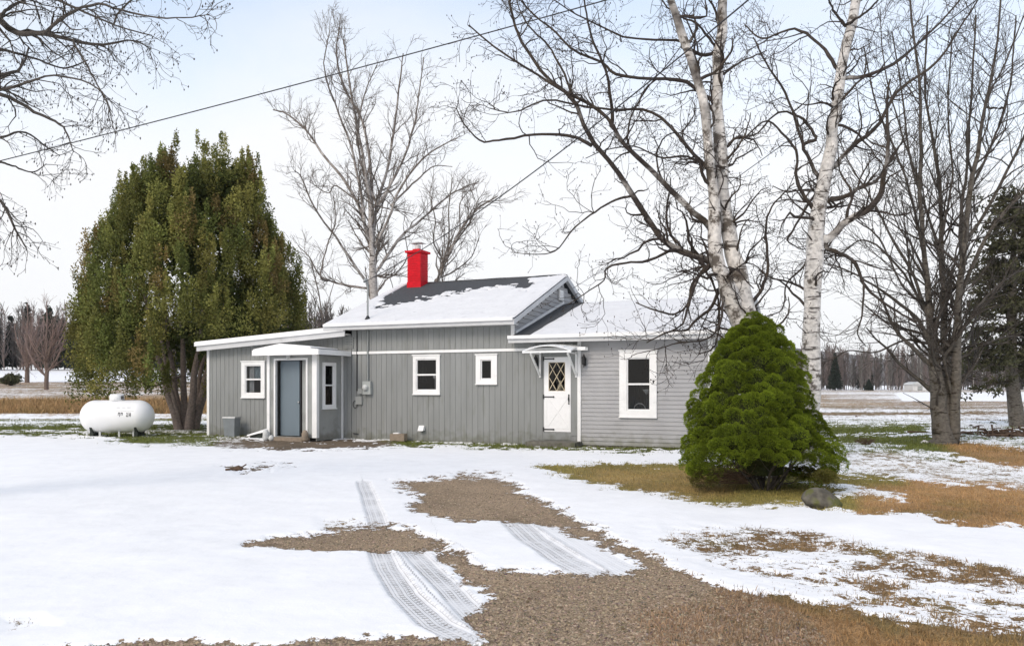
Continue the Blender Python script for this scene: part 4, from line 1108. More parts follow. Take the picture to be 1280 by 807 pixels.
def resample(pts, rad, n):
    """smooth resampling (Catmull-Rom) of a hand drawn limb"""
    p = np.asarray(pts, float); r = np.asarray(rad, float)
    pp = np.vstack([2 * p[0] - p[1], p, 2 * p[-1] - p[-2]])
    out = []; ro = []
    seg = len(p) - 1
    for t in np.linspace(0, seg - 1e-6, n):
        i = int(t); u = t - i; a, b, c, d = pp[i], pp[i + 1], pp[i + 2], pp[i + 3]
        out.append(0.5 * ((2 * b) + (-a + c) * u + (2 * a - 5 * b + 4 * c - d) * u * u + (-a + 3 * b - 3 * c + d) * u ** 3))
        ro.append(r[i] * (1 - u) + r[i + 1] * u)
    return np.array(out), np.array(ro)
def sprout(P, R, per, lmin, lmax, n, rg, ang=(30, 70), wob=0.25, up=0.1, rfac=0.55, rmin=0.002, tmin=0.12, droop=0.0, taper=0.25, flat=1.0):
    """grow children from every parent limb: P (m,k,3). per = children per parent (array or number)"""
    m, k, _ = P.shape
    cnt = np.broadcast_to(np.asarray(per), (m,)); par = np.repeat(np.arange(m), cnt); M_ = len(par)
    t = tmin + (1 - tmin) * rg.random(M_) ** 0.85; f = t * (k - 1); i = np.minimum(f.astype(int), k - 2); u = (f - i)[:, None]
    base = P[par, i] * (1 - u) + P[par, i + 1] * u
    rb = R[par, i] * (1 - u[:, 0]) + R[par, i + 1] * u[:, 0]
    tan = unit(P[par, i + 1] - P[par, i])
    rnd = rg.normal(size=(M_, 3)); rnd[:, 1] *= flat
    perp = unit(rnd - (rnd * tan).sum(1, keepdims=True) * tan)
    a = np.radians(rg.uniform(ang[0], ang[1], M_))[:, None]
    d = tan * np.cos(a) + perp * np.sin(a)
    Ln = rg.uniform(lmin, lmax, M_) * (1.15 - 0.6 * t)
    st = (Ln / (n - 1))[:, None]
    out = np.empty((M_, n, 3)); out[:, 0] = base
    for j in range(1, n):
        d = unit(d + rg.normal(0, wob, (M_, 3)) + np.array([0, 0, up]) - np.array([0, 0, droop]) * (j / n))
        out[:, j] = out[:, j - 1] + d * st
    r0 = np.maximum(np.minimum(rb * rfac, 0.02 * Ln + rmin), rmin)
    tp = np.linspace(1, taper, n)[None]
    return out, np.maximum(r0[:, None] * tp, rmin * 0.6)
def bare_tree(name, label, limbs, d, bark, twigm, seed, px2r=1.0, levels=(), base=None, group=None, cat='tree', depthwob=0.25, scale=1.0, split_r=None, nseg=26, rough=0.02, buds=0):
    """limbs: list of [(px,py,width_px,(depth shift))...]; traced outline given its own distance d and real thickness"""
    rg = np.random.default_rng(seed)
    Pm, Rm = [], []
    for li, lb in enumerate(limbs):
        pts = []; rad = []; ph = rg.uniform(0, 6.28); amp = (depthwob * rg.uniform(-1, 1)) if li > 0 else 0
        far = rg.uniform(-1, 1) * depthwob * 3 if li > 0 else 0
        for j, q in enumerate(lb):
            dd = q[3] if len(q) > 3 else 0
            u = j / (len(lb) - 1)
            dep = d + dd + (far * u + amp * math.sin(u * 4 + ph) * u)
            p = P3(q[0], q[1], dep)
            pts.append(p); rad.append(q[2] / 2 / F * dep * px2r)
        if li > 0:       # root the limb in the wood it springs from
            allp = np.concatenate(Pm); allr = np.concatenate(Rm); dd_ = np.linalg.norm(allp - pts[0], axis=1); kk = int(dd_.argmin())
            if 0.3 * allr[kk] < dd_[kk] < 3.0 * allr[kk] + 0.25 * d / 13: pts.insert(0, allp[kk]); rad.insert(0, min(rad[0] * 1.25, allr[kk]))
        a, b = resample(pts, rad, nseg)
        a[1:] += rg.normal(0, rough, (nseg - 1, 3)) * np.minimum(b[1:], .05)[:, None] * 14
        b *= 1 + rg.normal(0, .05, nseg)
        Pm.append(a); Rm.append(b)
    Pm = np.array(Pm); Rm = np.array(Rm)
    b0 = base if base is not None else tuple(Pm[0][0])
    t = thing(name, label, cat, b0, 0, group)
    off = np.array(b0)
    thick = Rm[:, 0] >= (split_r if split_r else 1e9)
    thick[0] = True
    V, q, r = tubes(Pm[thick] - off, Rm[thick], 14)
    fastmesh('trunk', V, q, bark, t, dict(rad=r), smooth=True)
    Vs, Qs, Rs = [], [], []; o_ = 0
    def addt(P, R, k):
        nonlocal o_
        V, q, r = tubes(P - off, R, k); Vs.append(V); Qs.append(q + o_); Rs.append(r); o_ += len(V)
    if (~thick).any(): addt(Pm[~thick], Rm[~thick], 8)
    lens = np.linalg.norm(np.diff(Pm, axis=1), axis=2).sum(1)
    curP, curR = Pm, Rm
    for lv, c in enumerate(levels):
        c = dict(c); dens = c.pop('dens'); k = c.pop('k', 4)
        ln = np.linalg.norm(np.diff(curP, axis=1), axis=2).sum(1)
        per = np.floor(ln * dens + rg.random(len(ln))).astype(int)
        nP, nR = sprout(curP, curR, per, rg=rg, **c)
        addt(nP, nR, k)
        curP, curR = nP, nR
    tri = []
    if buds:
        k = rg.choice(len(curP), min(buds, len(curP)), replace=False)
        tip = curP[k, -1] - off; sz = rg.uniform(.005, .010, len(k))[:, None, None]
        octa = np.array([(1, 0, 0), (0, 1, 0), (-1, 0, 0), (0, -1, 0), (0, 0, 2.0), (0, 0, -2.0)], float)
        V = (tip[:, None] + octa[None] * sz).reshape(-1, 3)
        fo = np.array([(0, 1, 4), (1, 2, 4), (2, 3, 4), (3, 0, 4), (1, 0, 5), (2, 1, 5), (3, 2, 5), (0, 3, 5)])
        tri = (np.arange(len(k))[:, None, None] * 6 + fo[None]).reshape(-1, 3) + o_
        Vs.append(V); Rs.append(np.full(len(V), .002))
    fastmesh('branches', np.concatenate(Vs), [np.concatenate(Qs), tri], bark, t, dict(rad=np.concatenate(Rs)), smooth=False)
    return t
def Z(pts, ox, oy, s, w0, w1, dz=None):
    """limb traced on an enlargement: origin, scale, tapering width"""
    n = len(pts)
    return [(ox + x / s, oy + y / s, w0 + (w1 - w0) * (i / (n - 1)) ** .8) for i, (x, y) in enumerate(pts)]

# ---- big leaning birch before the right wing
z7 = lambda pts, w0, w1: Z(pts, 560, 0, 1.92, w0, w1)
DB = 12.8
gb = gpt(950, 604)
bl = [
 [(952, 600, 60), (950, 560, 50), (947, 500, 46), (941, 440, 44), (930, 385, 36), (922, 340, 27), (913, 300, 25), (905, 250, 22), (901, 200, 20), (898, 160, 19), (896, 100, 18), (900, 50, 17), (902, 0, 14), (906, -60, 12), (915, -130, 7)],
 [(938, 430, 30), (918, 385, 30), (902, 345, 24), (894, 312, 22), (892, 260, 18), (887, 208, 15), (882, 156, 14), (874, 104, 14), (856, 52, 13), (838, 0, 12), (824, -50, 10), (805, -110, 6)],
 z7([(690, 700), (650, 650), (600, 612), (540, 590), (500, 555), (450, 480), (400, 400), (340, 330), (300, 240), (240, 190), (195, 130), (160, 60), (140, -40)], 16, 4),
 z7([(645, 560), (600, 520), (540, 460), (480, 405), (420, 340), (390, 290), (340, 250), (270, 215), (200, 170), (120, 120), (50, 60)], 13, 2.5),
 z7([(395, 300), (388, 220), (375, 160), (345, 90), (330, 20), (320, -50)], 7, 2.5),
 z7([(632, 410), (590, 370), (540, 310), (490, 270), (430, 262), (370, 262), (300, 250), (230, 240), (160, 270), (100, 260)], 8, 2),
 z7([(618, 230), (560, 195), (480, 188), (400, 178), (370, 150), (300, 120), (250, 70), (200, 30), (150, -30)], 8, 2.5),
 z7([(345, 350), (300, 328), (220, 322), (130, 335), (80, 338), (40, 300), (20, 260)], 7, 2),
 z7([(540, 600), (480, 625), (430, 630), (380, 645), (375, 672), (335, 700), (290, 730)], 6, 1.6),
 z7([(620, 640), (590, 690), (575, 740), (560, 780), (520, 800)], 7, 2.5),
 z7([(600, 620), (640, 690), (650, 760), (640, 830), (600, 850)], 5, 2),
 z7([(730, 722), (755, 690), (768, 640), (762, 560), (770, 510), (800, 470), (830, 440)], 8, 2),
 z7([(665, 175), (700, 150), (745, 130), (765, 122)], 5, 1.5),
 z7([(600, 130), (560, 100), (500, 95), (430, 90), (380, 70), (300, 30), (240, -10)], 6, 2),
 z7([(640, 110), (600, 60), (560, 40), (520, 10), (500, -40)], 5, 2),
 z7([(440, 470), (400, 480), (350, 510), (300, 550), (260, 600), (210, 610), (150, 605)], 5, 1.2),
 z7([(520, 445), (500, 380), (520, 330), (560, 320), (600, 345)], 4, 1.5),
 z7([(620, 400), (570, 375), (510, 378), (450, 352), (380, 360), (330, 380)], 5, 1.5),
 z7([(870 / 1, 640), (840, 600), (800, 560)], 3, 1),
 [(900, 360, 7), (888, 385, 6), (870, 400, 5), (858, 412, 4), (835, 415, 3), (808, 428, 2)],
 [(885, 335, 7), (866, 352, 5), (860, 378, 4), (845, 392, 4), (820, 388, 3), (795, 378, 2)],
 [(915, 340, 6), (905, 375, 5), (898, 410, 4), (880, 425, 3), (850, 428, 2.5), (822, 436, 2), (795, 442, 1.5)],
 z7([(300, 240), (280, 180), (240, 110), (200, 70), (170, 20), (160, -40)], 5, 2),
 z7([(430, 340), (440, 280), (480, 210), (530, 150), (560, 110)], 4, 1.5),
 z7([(690, 540), (650, 480), (660, 430), (640, 380), (600, 350)], 4, 1.5),
]
bl = [l for l in bl if l[0][0] < 1005]
lvA = [dict(dens=3.9, k=4, lmin=.45, lmax=1.6, n=9, ang=(28, 70), wob=.32, up=.05, rmin=.0065, rfac=.5, flat=.8),
       dict(dens=5.6, k=3, lmin=.2, lmax=.65, n=5, ang=(30, 70), wob=.30, up=.02, rmin=.0042, rfac=.6, tmin=.1),
       dict(dens=6.5, k=3, lmin=.08, lmax=.28, n=4, ang=(25, 60), wob=.25, up=.05, rmin=.0031, rfac=.7, tmin=.1)]
bl = [[(q[0], q[1], q[2] * (1.16 if i < 2 else .98)) for q in l] for i, l in enumerate(bl)]
bare_tree('birch_tree', 'large leaning birch with peeling white and brown bark rising behind the rounded green shrub', bl, DB, M['birch'], M['twig'], 5, px2r=.68, levels=lvA, split_r=.055, buds=5000, depthwob=.35)

# ---- second birch, straighter and whiter
z9 = lambda pts, w0, w1: Z(pts, 900, 0, 1.92, w0, w1)
b2 = [
 [(1010, 575, 34), (1012, 540, 28), (1013, 500, 26), (1014, 430, 25), (1017, 360, 24), (1020, 310, 26), (1027, 250, 22), (1036, 195, 19), (1043, 150, 17), (1050, 100, 16), (1060, 50, 15), (1071, 0, 14), (1080, -60, 11), (1092, -140, 6)],
 z9([(262, 570), (300, 532), (350, 508), (380, 475), (392, 430), (402, 380), (405, 330), (400, 250), (410, 190)], 13, 3),
 z9([(266, 480), (330, 455), (380, 430), (400, 390), (440, 340)], 8, 2.5),
 z9([(272, 400), (320, 350), (380, 300), (430, 215), (520, 150), (580, 60), (620, 0)], 8, 2),
 z9([(225, 500), (200, 470), (182, 420), (185, 370), (150, 320), (110, 290), (60, 330)], 7, 2),
 z9([(238, 430), (212, 380), (190, 320), (160, 230), (110, 150), (80, 90)], 7, 2),
 z9([(282, 165), (240, 110), (180, 70), (100, 92), (60, 60)], 6, 2),
 z9([(290, 185), (350, 182), (420, 150), (480, 100), (560, 20), (600, -40)], 7, 2),
 z9([(262, 600), (320, 625), (348, 685), (400, 730), (470, 770), (520, 760)], 7, 2),
 z9([(305, 60), (350, 30), (390, -10)], 5, 2),
 z9([(300, 60), (270, 20), (250, -30)], 5, 2),
 z9([(225, 590), (200, 640), (160, 680), (150, 740), (110, 760)], 4, 1.5),
 z9([(232, 460), (170, 560), (165, 580), (200, 600)], 4, 1.5),
 z9([(345, 690), (340, 760), (330, 800), (350, 830)], 3.5, 1.5),
 z9([(230, 330), (190, 280), (140, 270), (90, 320), (50, 330)], 5, 1.5),
]
lvB = [dict(dens=4.2, k=5, lmin=.5, lmax=1.6, n=8, ang=(28, 70), wob=.30, up=.03, rmin=.0075, rfac=.5, flat=.8),
       dict(dens=5.2, k=3, lmin=.2, lmax=.7, n=5, ang=(30, 70), wob=.28, up=.0, rmin=.005, rfac=.6, tmin=.1),
       dict(dens=6.0, k=3, lmin=.08, lmax=.3, n=4, ang=(25, 60), wob=.25, up=.02, rmin=.0036, rfac=.7, tmin=.1)]
bare_tree('birch_tree', 'straight white birch with dark marks standing right of the rounded green shrub', b2, 15.2, M['birch_clean'], M['twig'], 8, px2r=.82, levels=lvB, split_r=.065, buds=4000, depthwob=.35)

# ---- many stemmed maple at the right
def S_(*p): return list(p)
mp_l = [
 [(1178, 556, 66), (1178, 545, 48), (1175, 520, 40), (1172, 490, 36), (1168, 450, 26), (1163, 400, 17), (1158, 340, 13), (1152, 280, 11), (1150, 230, 10), (1151, 170, 8), (1149, 100, 7), (1140, 30, 5), (1135, -40, 4)],
 [(1178, 540, 34), (1182, 500, 32), (1184, 460, 22), (1180, 420, 16), (1179, 360, 13), (1177, 300, 11), (1175, 240, 9), (1165, 170, 7), (1156, 110, 5), (1160, 20, 4)],
 [(1190, 552, 34), (1193, 510, 26), (1195, 470, 24), (1195, 430, 20), (1198, 370, 16), (1205, 310, 14), (1212, 240, 12), (1222, 190, 10), (1232, 130, 7), (1246, 60, 5), (1252, -20, 4)],
 [(1190, 440, 16), (1199, 380, 12), (1202, 320, 10), (1203, 250, 8), (1210, 200, 6), (1214, 120, 5), (1220, 20, 4)],
 [(1167, 450, 14), (1152, 405, 9), (1122, 378, 7), (1085, 352, 5), (1052, 335, 4), (1035, 330, 3)],
 [(1164, 410, 10), (1142, 345, 8), (1112, 292, 6), (1090, 250, 5), (1060, 200, 3), (1040, 150, 2)],
 [(1197, 380, 11), (1228, 305, 9), (1268, 252, 7), (1310, 220, 5)],
 [(1206, 305, 10), (1240, 250, 8), (1285, 160, 6), (1320, 80, 4)],
 [(1160, 380, 7), (1130, 360, 5), (1100, 300, 4), (1070, 275, 3)],
 [(1155, 320, 7), (1140, 250, 6), (1120, 190, 5), (1095, 130, 4), (1080, 60, 3)],
 [(1180, 360, 8), (1170, 300, 7), (1140, 210, 5), (1128, 120, 4), (1115, 40, 3)],
 [(1212, 240, 7), (1240, 180, 6), (1262, 110, 5), (1270, 20, 3)],
 [(1232, 130, 5), (1256, 80, 4), (1280, 20, 3)],
 [(1163, 430, 8), (1130, 425, 5), (1095, 440, 4), (1060, 438, 3), (1040, 450, 2)],
 [(1196, 420, 8), (1225, 380, 6), (1262, 345, 5), (1300, 330, 3)],
 [(1198, 450, 7), (1230, 430, 5), (1268, 420, 4), (1300, 428, 3)],
 [(1176, 300, 6), (1190, 220, 5), (1185, 140, 4), (1190, 40, 3)],
 [(1150, 230, 6), (1125, 160, 4), (1105, 80, 3), (1100, 10, 2)],
 [(1165, 400, 7), (1120, 330, 5), (1080, 300, 4), (1050, 320, 3), (1030, 350, 2)],
]
lvC = [dict(dens=2.6, k=4, lmin=.9, lmax=3.2, n=8, ang=(25, 62), wob=.17, up=.10, rmin=.009, rfac=.5),
       dict(dens=3.3, k=3, lmin=.4, lmax=1.2, n=5, ang=(20, 50), wob=.16, up=.06, rmin=.0065, rfac=.6, tmin=.1),
       dict(dens=3.6, k=3, lmin=.2, lmax=.6, n=3, ang=(25, 55), wob=.18, up=.03, rmin=.0052, rfac=.7, tmin=.1)]
bare_tree('maple_tree', 'dark many stemmed bare tree fanning upward at the right, in a ring of green grass', mp_l, 20.8, M['maple'], M['twig'], 21, px2r=.50, levels=lvC, split_r=.09, depthwob=.6)

# ---- birch behind the house and its slighter neighbour
z3 = lambda pts, w0, w1: Z(pts, 330, 20, 2.124, w0, w1)
DBK = 37.0
bk = [
 [(470, 520, 22), (469, 440, 17), (467, 370, 14), (466, 340, 12), (466, 318, 12), (464, 290, 8), (462, 250, 7), (455, 200, 5), (445, 150, 4), (435, 90, 3), (430, 50, 2)],
 z3([(288, 640), (270, 560), (240, 480), (200, 420), (150, 360), (110, 300), (60, 260), (25, 250)], 7, 2),
 z3([(290, 600), (300, 500), (330, 400), (345, 300), (360, 180), (370, 100)], 7, 2),
 z3([(288, 600), (286, 480), (280, 380), (262, 280), (218, 200), (192, 110), (200, 30)], 7, 2),
 z3([(295, 610), (330, 540), (360, 460), (420, 380), (480, 340), (520, 320)], 6, 1.5),
 z3([(300, 675), (360, 590), (430, 530), (500, 470), (570, 440)], 6, 1.5),
 z3([(268, 700), (200, 600), (140, 520), (100, 430), (80, 410)], 5, 1.5),
 z3([(272, 722), (200, 710), (150, 690), (120, 640), (90, 610)], 4.5, 1.2),
 z3([(268, 560), (258, 470), (232, 350), (200, 260), (160, 140), (175, 40)], 6, 1.5),
 z3([(318, 480), (370, 380), (400, 280), (412, 200), (425, 110)], 5, 1.5),
 z3([(300, 500), (260, 400), (250, 300), (270, 200), (300, 130)], 4.5, 1.5),
 z3([(340, 500), (400, 440), (450, 400), (500, 400)], 4, 1.2),
 z3([(150, 690), (170, 600), (190, 550), (185, 480)], 3, 1.2),
 z3([(245, 490), (190, 450), (170, 470), (120, 440)], 3, 1.2),
 z3([(305, 690), (340, 690), (380, 640), (370, 560)], 3.5, 1.2),
]
lvD = [dict(dens=2.2, k=4, lmin=.9, lmax=2.6, n=7, ang=(20, 50), wob=.2, up=.12, rmin=.013, rfac=.5),
       dict(dens=3.4, k=3, lmin=.4, lmax=1.2, n=5, ang=(22, 50), wob=.22, up=.08, rmin=.0095, rfac=.65, tmin=.1),
       dict(dens=4.0, k=3, lmin=.25, lmax=.6, n=3, ang=(22, 55), wob=.2, up=.03, rmin=.007, rfac=.7, tmin=.1)]
bare_tree('birch_tree', 'tall pale birch with a broad round crown behind the house, left of the red chimney', bk, DBK, M['birch_far'], M['twig'], 31, px2r=.72, levels=lvD, split_r=.10, depthwob=1.0, nseg=22)
b4 = [
 [(556, 520, 12), (552, 440, 9), (545, 370, 7), (548, 350, 6), (562, 315, 5), (575, 290, 4), (595, 262, 3), (622, 245, 2)],
 z3([(470, 690), (480, 640), (492, 590), (490, 520), (500, 430)], 4, 1.5), z3([(490, 620), (540, 560), (570, 500), (600, 490)], 3.5, 1.2),
 z3([(500, 610), (520, 570), (520, 500), (540, 470)], 3, 1.2), z3([(455, 700), (500, 680), (550, 640), (570, 590)], 3, 1.2),
 z3([(478, 650), (450, 600), (455, 540), (440, 480)], 3, 1.2)]
bare_tree('young_birch', 'slight bare birch leaning right behind the roof, right of the red chimney', b4, 33.0, M['birch_far'], M['twig'], 33, px2r=.75, levels=lvD, split_r=.09, depthwob=.6, nseg=18)
b5 = [[(412, 500, 5), (408, 440, 4), (400, 375, 3), (392, 340, 2.5), (388, 322, 1.5)], [(404, 410, 2.5), (412, 372, 2), (420, 345, 1.2)], [(402, 390, 2), (386, 362, 1.5), (378, 345, 1)]]
bare_tree('young_birch', 'thin bare sapling between the evergreen and the house roof', b5, 34.0, M['birch_far'], M['twig'], 34, px2r=.55, levels=[dict(l, dens=l['dens'] * .6) for l in lvD[:2]], split_r=.2, depthwob=.2, nseg=12)

# ---- tree outside the left edge, its branches reaching into the picture
z1 = lambda pts, w0, w1: Z(pts, 0, 0, 2.305, w0, w1)
bl6 = [
 [(-300, 780, 70), (-290, 600, 60), (-270, 400, 52), (-240, 200, 42), (-220, 50, 34), (-200, -120, 22), (-190, -260, 10)],
 [(-232, 150, 20), (-120, 60, 12), (-50, 30, 9), (0, 28, 8), (24, 44, 7), (56, 41, 6), (92, 52, 4), (130, 56, 3), (165, 50, 2), (188, 62, 1.2)],
 [(56, 41, 4), (85, 18, 4), (120, 5, 3), (155, 14, 2.5), (195, 22, 2), (235, 22, 1.5), (262, 18, 1)],
 [(-225, 230, 16), (-120, 150, 10), (-40, 110, 7), (0, 95, 5), (26, 85, 3), (36, 60, 2)],
 [(-40, 110, 6), (0, 118, 5), (40, 138, 4), (78, 158, 2.5), (92, 190, 1.2)],
 [(-240, 300, 14), (-110, 240, 8), (-30, 235, 5), (0, 250, 4), (18, 285, 2.5), (34, 312, 1.2)],
 [(-60, 125, 6), (0, 112, 4), (30, 105, 3), (60, 95, 2.5), (100, 100, 2), (130, 118, 1.5), (142, 160, 1)],
 [(92, 52, 3), (112, 88, 2.2), (128, 118, 1.6), (140, 140, 1)],
 [(-100, 45, 7), (-20, 2, 5), (40, -10, 4), (90, 8, 3), (140, 30, 2), (190, 45, 1.5)],
 [(-40, 175, 4), (0, 172, 3), (30, 165, 2.4), (60, 185, 1.6), (75, 195, 1)],
 [(-40, 60, 5), (0, 62, 3.5), (40, 72, 2.8), (80, 85, 2), (110, 75, 1.5)],
 [(-10, 200, 3), (10, 205, 2.5), (40, 215, 1.6), (58, 205, 1)],
 [(0, 20, 4), (30, 0, 3), (60, -20, 2)],
 [(150, 14, 2.5), (180, -10, 2), (215, -20, 1.5)],
]
lvE = [dict(dens=5.5, k=4, lmin=.3, lmax=.85, n=7, ang=(25, 60), wob=.25, up=-.06, rmin=.0045, rfac=.55),
       dict(dens=7.5, k=3, lmin=.15, lmax=.42, n=5, ang=(25, 60), wob=.25, up=-.05, rmin=.0032, rfac=.65, tmin=.1),
       dict(dens=8.0, k=3, lmin=.06, lmax=.2, n=3, ang=(25, 55), wob=.2, up=-.03, rmin=.0025, rfac=.7, tmin=.1)]
bare_tree('roadside_tree', 'bare tree outside the left edge with dark drooping twigs hanging over the sky', bl6, 9.2, M['maple'], M['twig'], 44, levels=lvE, split_r=.09, buds=3500, depthwob=.4)

# ---- two reddish small trees on the left slope
def small_tree(px, py, htpx, wpx, seed, lab):
    X, Y, z0 = gpt(px, py); D = Y; rg = np.random.default_rng(seed)
    H = htpx / F * D; Wd = wpx / F * D
    s = [[(px, py + 2, 5.5), (px, py - htpx * .12, 5), (px + 1, py - htpx * .3, 3.6), (px, py - htpx * .55, 2.4), (px + 1, py - htpx * .8, 1.5), (px, py - htpx, .8)]]
    for i in range(11):
        y0 = py - htpx * rg.uniform(.14, .42); sx = rg.uniform(-.5, .5) * wpx
        s.append([(px, y0, 2.6), (px + sx * .4, y0 - htpx * .12, 2), (px + sx * .8, y0 - htpx * .28, 1.4), (px + sx, y0 - htpx * rg.uniform(.38, .5), .8)])
    lv = [dict(dens=2.4, k=3, lmin=.8, lmax=2.4, n=5, ang=(15, 40), wob=.12, up=.15, rmin=.015, rfac=.6),
          dict(dens=3.6, k=3, lmin=.4, lmax=1.2, n=4, ang=(18, 45), wob=.15, up=.1, rmin=.012, rfac=.7, tmin=.1)]
    bare_tree('small_tree', lab, s, D, M['pinkbark'], M['twig'], seed, levels=lv, depthwob=.8, nseg=12, base=(X, Y, z0 - .1), rough=.01, group='reddish trees on the left slope')
small_tree(58, 487, 110, 58, 61, 'reddish bare tree on the slope, nearer the white tank')
small_tree(34, 478, 98, 52, 62, 'reddish bare tree on the slope, farther left beside the low bush')

# ================================================================ EVERGREENS
def flakes(C, n, spread, size, rg, col, updir=None, aspect=2.4, tris=True):
    """n leaf sprays scattered around each centre C (m,3)"""
    m = len(C); k = m * n
    c = np.repeat(C, n, 0); sp = np.repeat(np.broadcast_to(np.asarray(spread, float), (m, 3)), n, 0)
    dirs = unit(rg.normal(size=(k, 3))); rr = rg.random(k)[:, None] ** (1 / 2.2)
    p = c + dirs * rr * sp
    ax = unit(dirs * .6 + rg.normal(0, .5, (k, 3)) + (np.array(updir) if updir is not None else 0))
    sd = unit(np.cross(ax, rg.normal(size=(k, 3))))
    s = (size * rg.uniform(.6, 1.4, k))[:, None]
    a = p + ax * s; b = p + sd * s / aspect; d = p - sd * s / aspect; e = p - ax * s * .5
    V = np.stack([e, b, a, d], 1).reshape(-1, 3)
    cc = np.repeat(np.repeat(col, n, 0) * (1 + rg.normal(0, .18, (k, 1))), 4, 0)
    return V, np.arange(k * 4).reshape(-1, 4), np.clip(cc, .004, 1)
# ---- large white cedar left of the house
rg = np.random.default_rng(91)
cx, cy, c0 = gpt(230, 537); CDp = cy
ced = thing('cedar_tree', 'large dense olive green cedar with several leaning trunks beside the annex', 'tree', (cx, cy, c0 - .05))
sc = CDp / F
stems = []
for px0, px1, ytop, wd in ((224, 205, 470, 9), (229, 217, 465, 8), (232, 229, 460, 9), (236, 243, 465, 10), (241, 258, 470, 12), (238, 251, 462, 7), (226, 212, 480, 6)):
    dy = rg.uniform(-.5, .5)
    stems.append([(px0, 539, wd * 1.25, dy * .3), ((px0 * 2 + px1) / 3, 515, wd, dy * .6), (px1 - (px1 - px0) * .2, 490, wd * .85, dy), (px1, ytop, wd * .75, dy), (px1 + (px1 - 230) * .6, 420, wd * .6, dy * 1.5), (px1 + (px1 - 230) * 1.1, 330, wd * .4, dy * 2), (230 + (px1 - 230) * 2, 250, 2, dy * 2)])
stems += [[(226, 470, 3, 0), (205, 478, 2.5, -.8), (190, 482, 2, -1.2), (165, 472, 1.5, -1.5)], [(222, 478, 3, 0), (200, 470, 2.5, -1), (180, 474, 2, -1.4)]]
Vs, Qs, Rs = [], [], []; o_ = 0
for si, s in enumerate(stems):
    P_ = [P3(q[0], q[1], CDp + q[3]) for q in s]; R_2 = [q[2] / 2 / F * CDp for q in s]
    a, b = resample(P_, R_2, 20); V, q, r = tubes(a[None] - np.array(ced.location), b[None], 10)
    fastmesh('trunk', V, q, M['cedarbark'], ced, dict(rad=r), smooth=True)
# crown envelope from the outline: half width (px) at each height
env_y = np.array([186, 200, 215, 235, 260, 290, 320, 350, 380, 410, 440, 460, 475, 486])
env_l = 6 + np.array([250, 205, 178, 165, 148, 128, 116, 108, 104, 98, 94, 96, 110, 150.])
env_r = 7 + np.array([256, 300, 312, 320, 330, 338, 350, 362, 374, 384, 392, 396, 380, 300.])
C = []; CR = []
mid_px = 240.0
n_pl = 400
for i in range(n_pl):
    y = rg.choice(env_y[1:-1]) if False else 200 + (478 - 200) * rg.random() ** .85
    l = np.interp(y, env_y, env_l); r = np.interp(y, env_y, env_r)
    cxp = (l + r) / 2; hw = (r - l) / 2
    ang_ = rg.uniform(0, 2 * np.pi); q = 1.0 if rg.random() < .8 else rg.uniform(.5, .95)
    hwm = max(hw - 5, 2) * sc
    X = (cxp - 640) * sc + math.cos(ang_) * hwm * (q * .93 + rg.normal(0, .05))
    Yv = CDp + math.sin(ang_) * hwm * q * .8
    Zv = CZ + (HOR - y) * sc
    C.append((X, Yv, Zv)); CR.append(rg.uniform(.26, .52))
C = np.array(C); CR = np.array(CR)
# each plume: a stack of shrinking clumps rising to a point
sub, sr, scol = [], [], []
for c, r in zip(C, CR):
    tall = rg.uniform(.65, 1.3); tone = rg.uniform(.55, 1.35); hue = rg.random()
    colb = (np.array([.235, .215, .06]) * (1 - hue) + np.array([.125, .15, .04]) * hue) * tone
    if rg.random() < .07: colb = np.array([.22, .165, .06]) * tone
    out_ = np.array([c[0] - cx, c[1] - CDp, 0]); out_ = out_ / (np.linalg.norm(out_) + 1e-6)
    hu = (c[0] * HC - (c[1] - HZ0) * HS); hv = c[0] * HS + (c[1] - HZ0) * HC
    if hu > -10.9 and c[2] < 3.6 and hv < 7.6: continue
    for j in range(6):
        u = j / 5
        sub.append(c + np.array([0, 0, (u - .5) * tall]) + out_ * (.12 - .10 * u) + rg.normal(0, .13, 3)); sr.append((r * (.95 - .72 * u), r * (.95 - .72 * u), r * 1.0)); scol.append(colb * (0.9 + .25 * u))
# crowning tips along the skyline
for px, py in [(254, 190), (247, 205), (262, 200), (205, 205), (192, 222), (215, 212), (228, 210), (238, 200), (290, 200), (300, 212), (280, 206), (316, 232), (322, 250), (175, 225), (170, 240), (148, 255), (150, 268), (138, 262), (340, 290), (350, 312), (130, 290), (112, 330), (118, 312), (362, 338), (370, 355), (106, 362), (270, 215), (310, 225), (180, 212)]:
    b = P3(px, py + 19, CDp + rg.uniform(-.6, .8)); colb = np.array([.19, .18, .05]) * rg.uniform(.8, 1.2)
    for j in range(5):
        u = j / 4; sub.append(b + np.array([rg.normal(0, .05), 0, u * .55 - .35])); sr.append((.26 * (1.1 - .85 * u), .26 * (1.1 - .85 * u), .16)); scol.append(colb)
V, q, cc = flakes(np.array(sub), 125, np.array(sr), .047, rg, np.array(scol), updir=(0, 0, .5), aspect=2.2)
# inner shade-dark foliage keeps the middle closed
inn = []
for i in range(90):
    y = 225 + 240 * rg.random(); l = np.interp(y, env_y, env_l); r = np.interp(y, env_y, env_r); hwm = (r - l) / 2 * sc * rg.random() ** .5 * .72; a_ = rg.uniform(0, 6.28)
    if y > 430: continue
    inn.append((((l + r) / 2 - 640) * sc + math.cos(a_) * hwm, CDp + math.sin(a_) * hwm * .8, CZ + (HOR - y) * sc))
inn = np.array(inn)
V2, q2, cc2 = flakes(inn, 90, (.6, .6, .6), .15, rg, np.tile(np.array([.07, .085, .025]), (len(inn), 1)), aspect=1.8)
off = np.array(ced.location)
fastmesh('crown', np.concatenate([V, V2]) - off, np.concatenate([q, q2 + len(V)]), M['leaf'], ced, dict(col=np.concatenate([cc, cc2])))

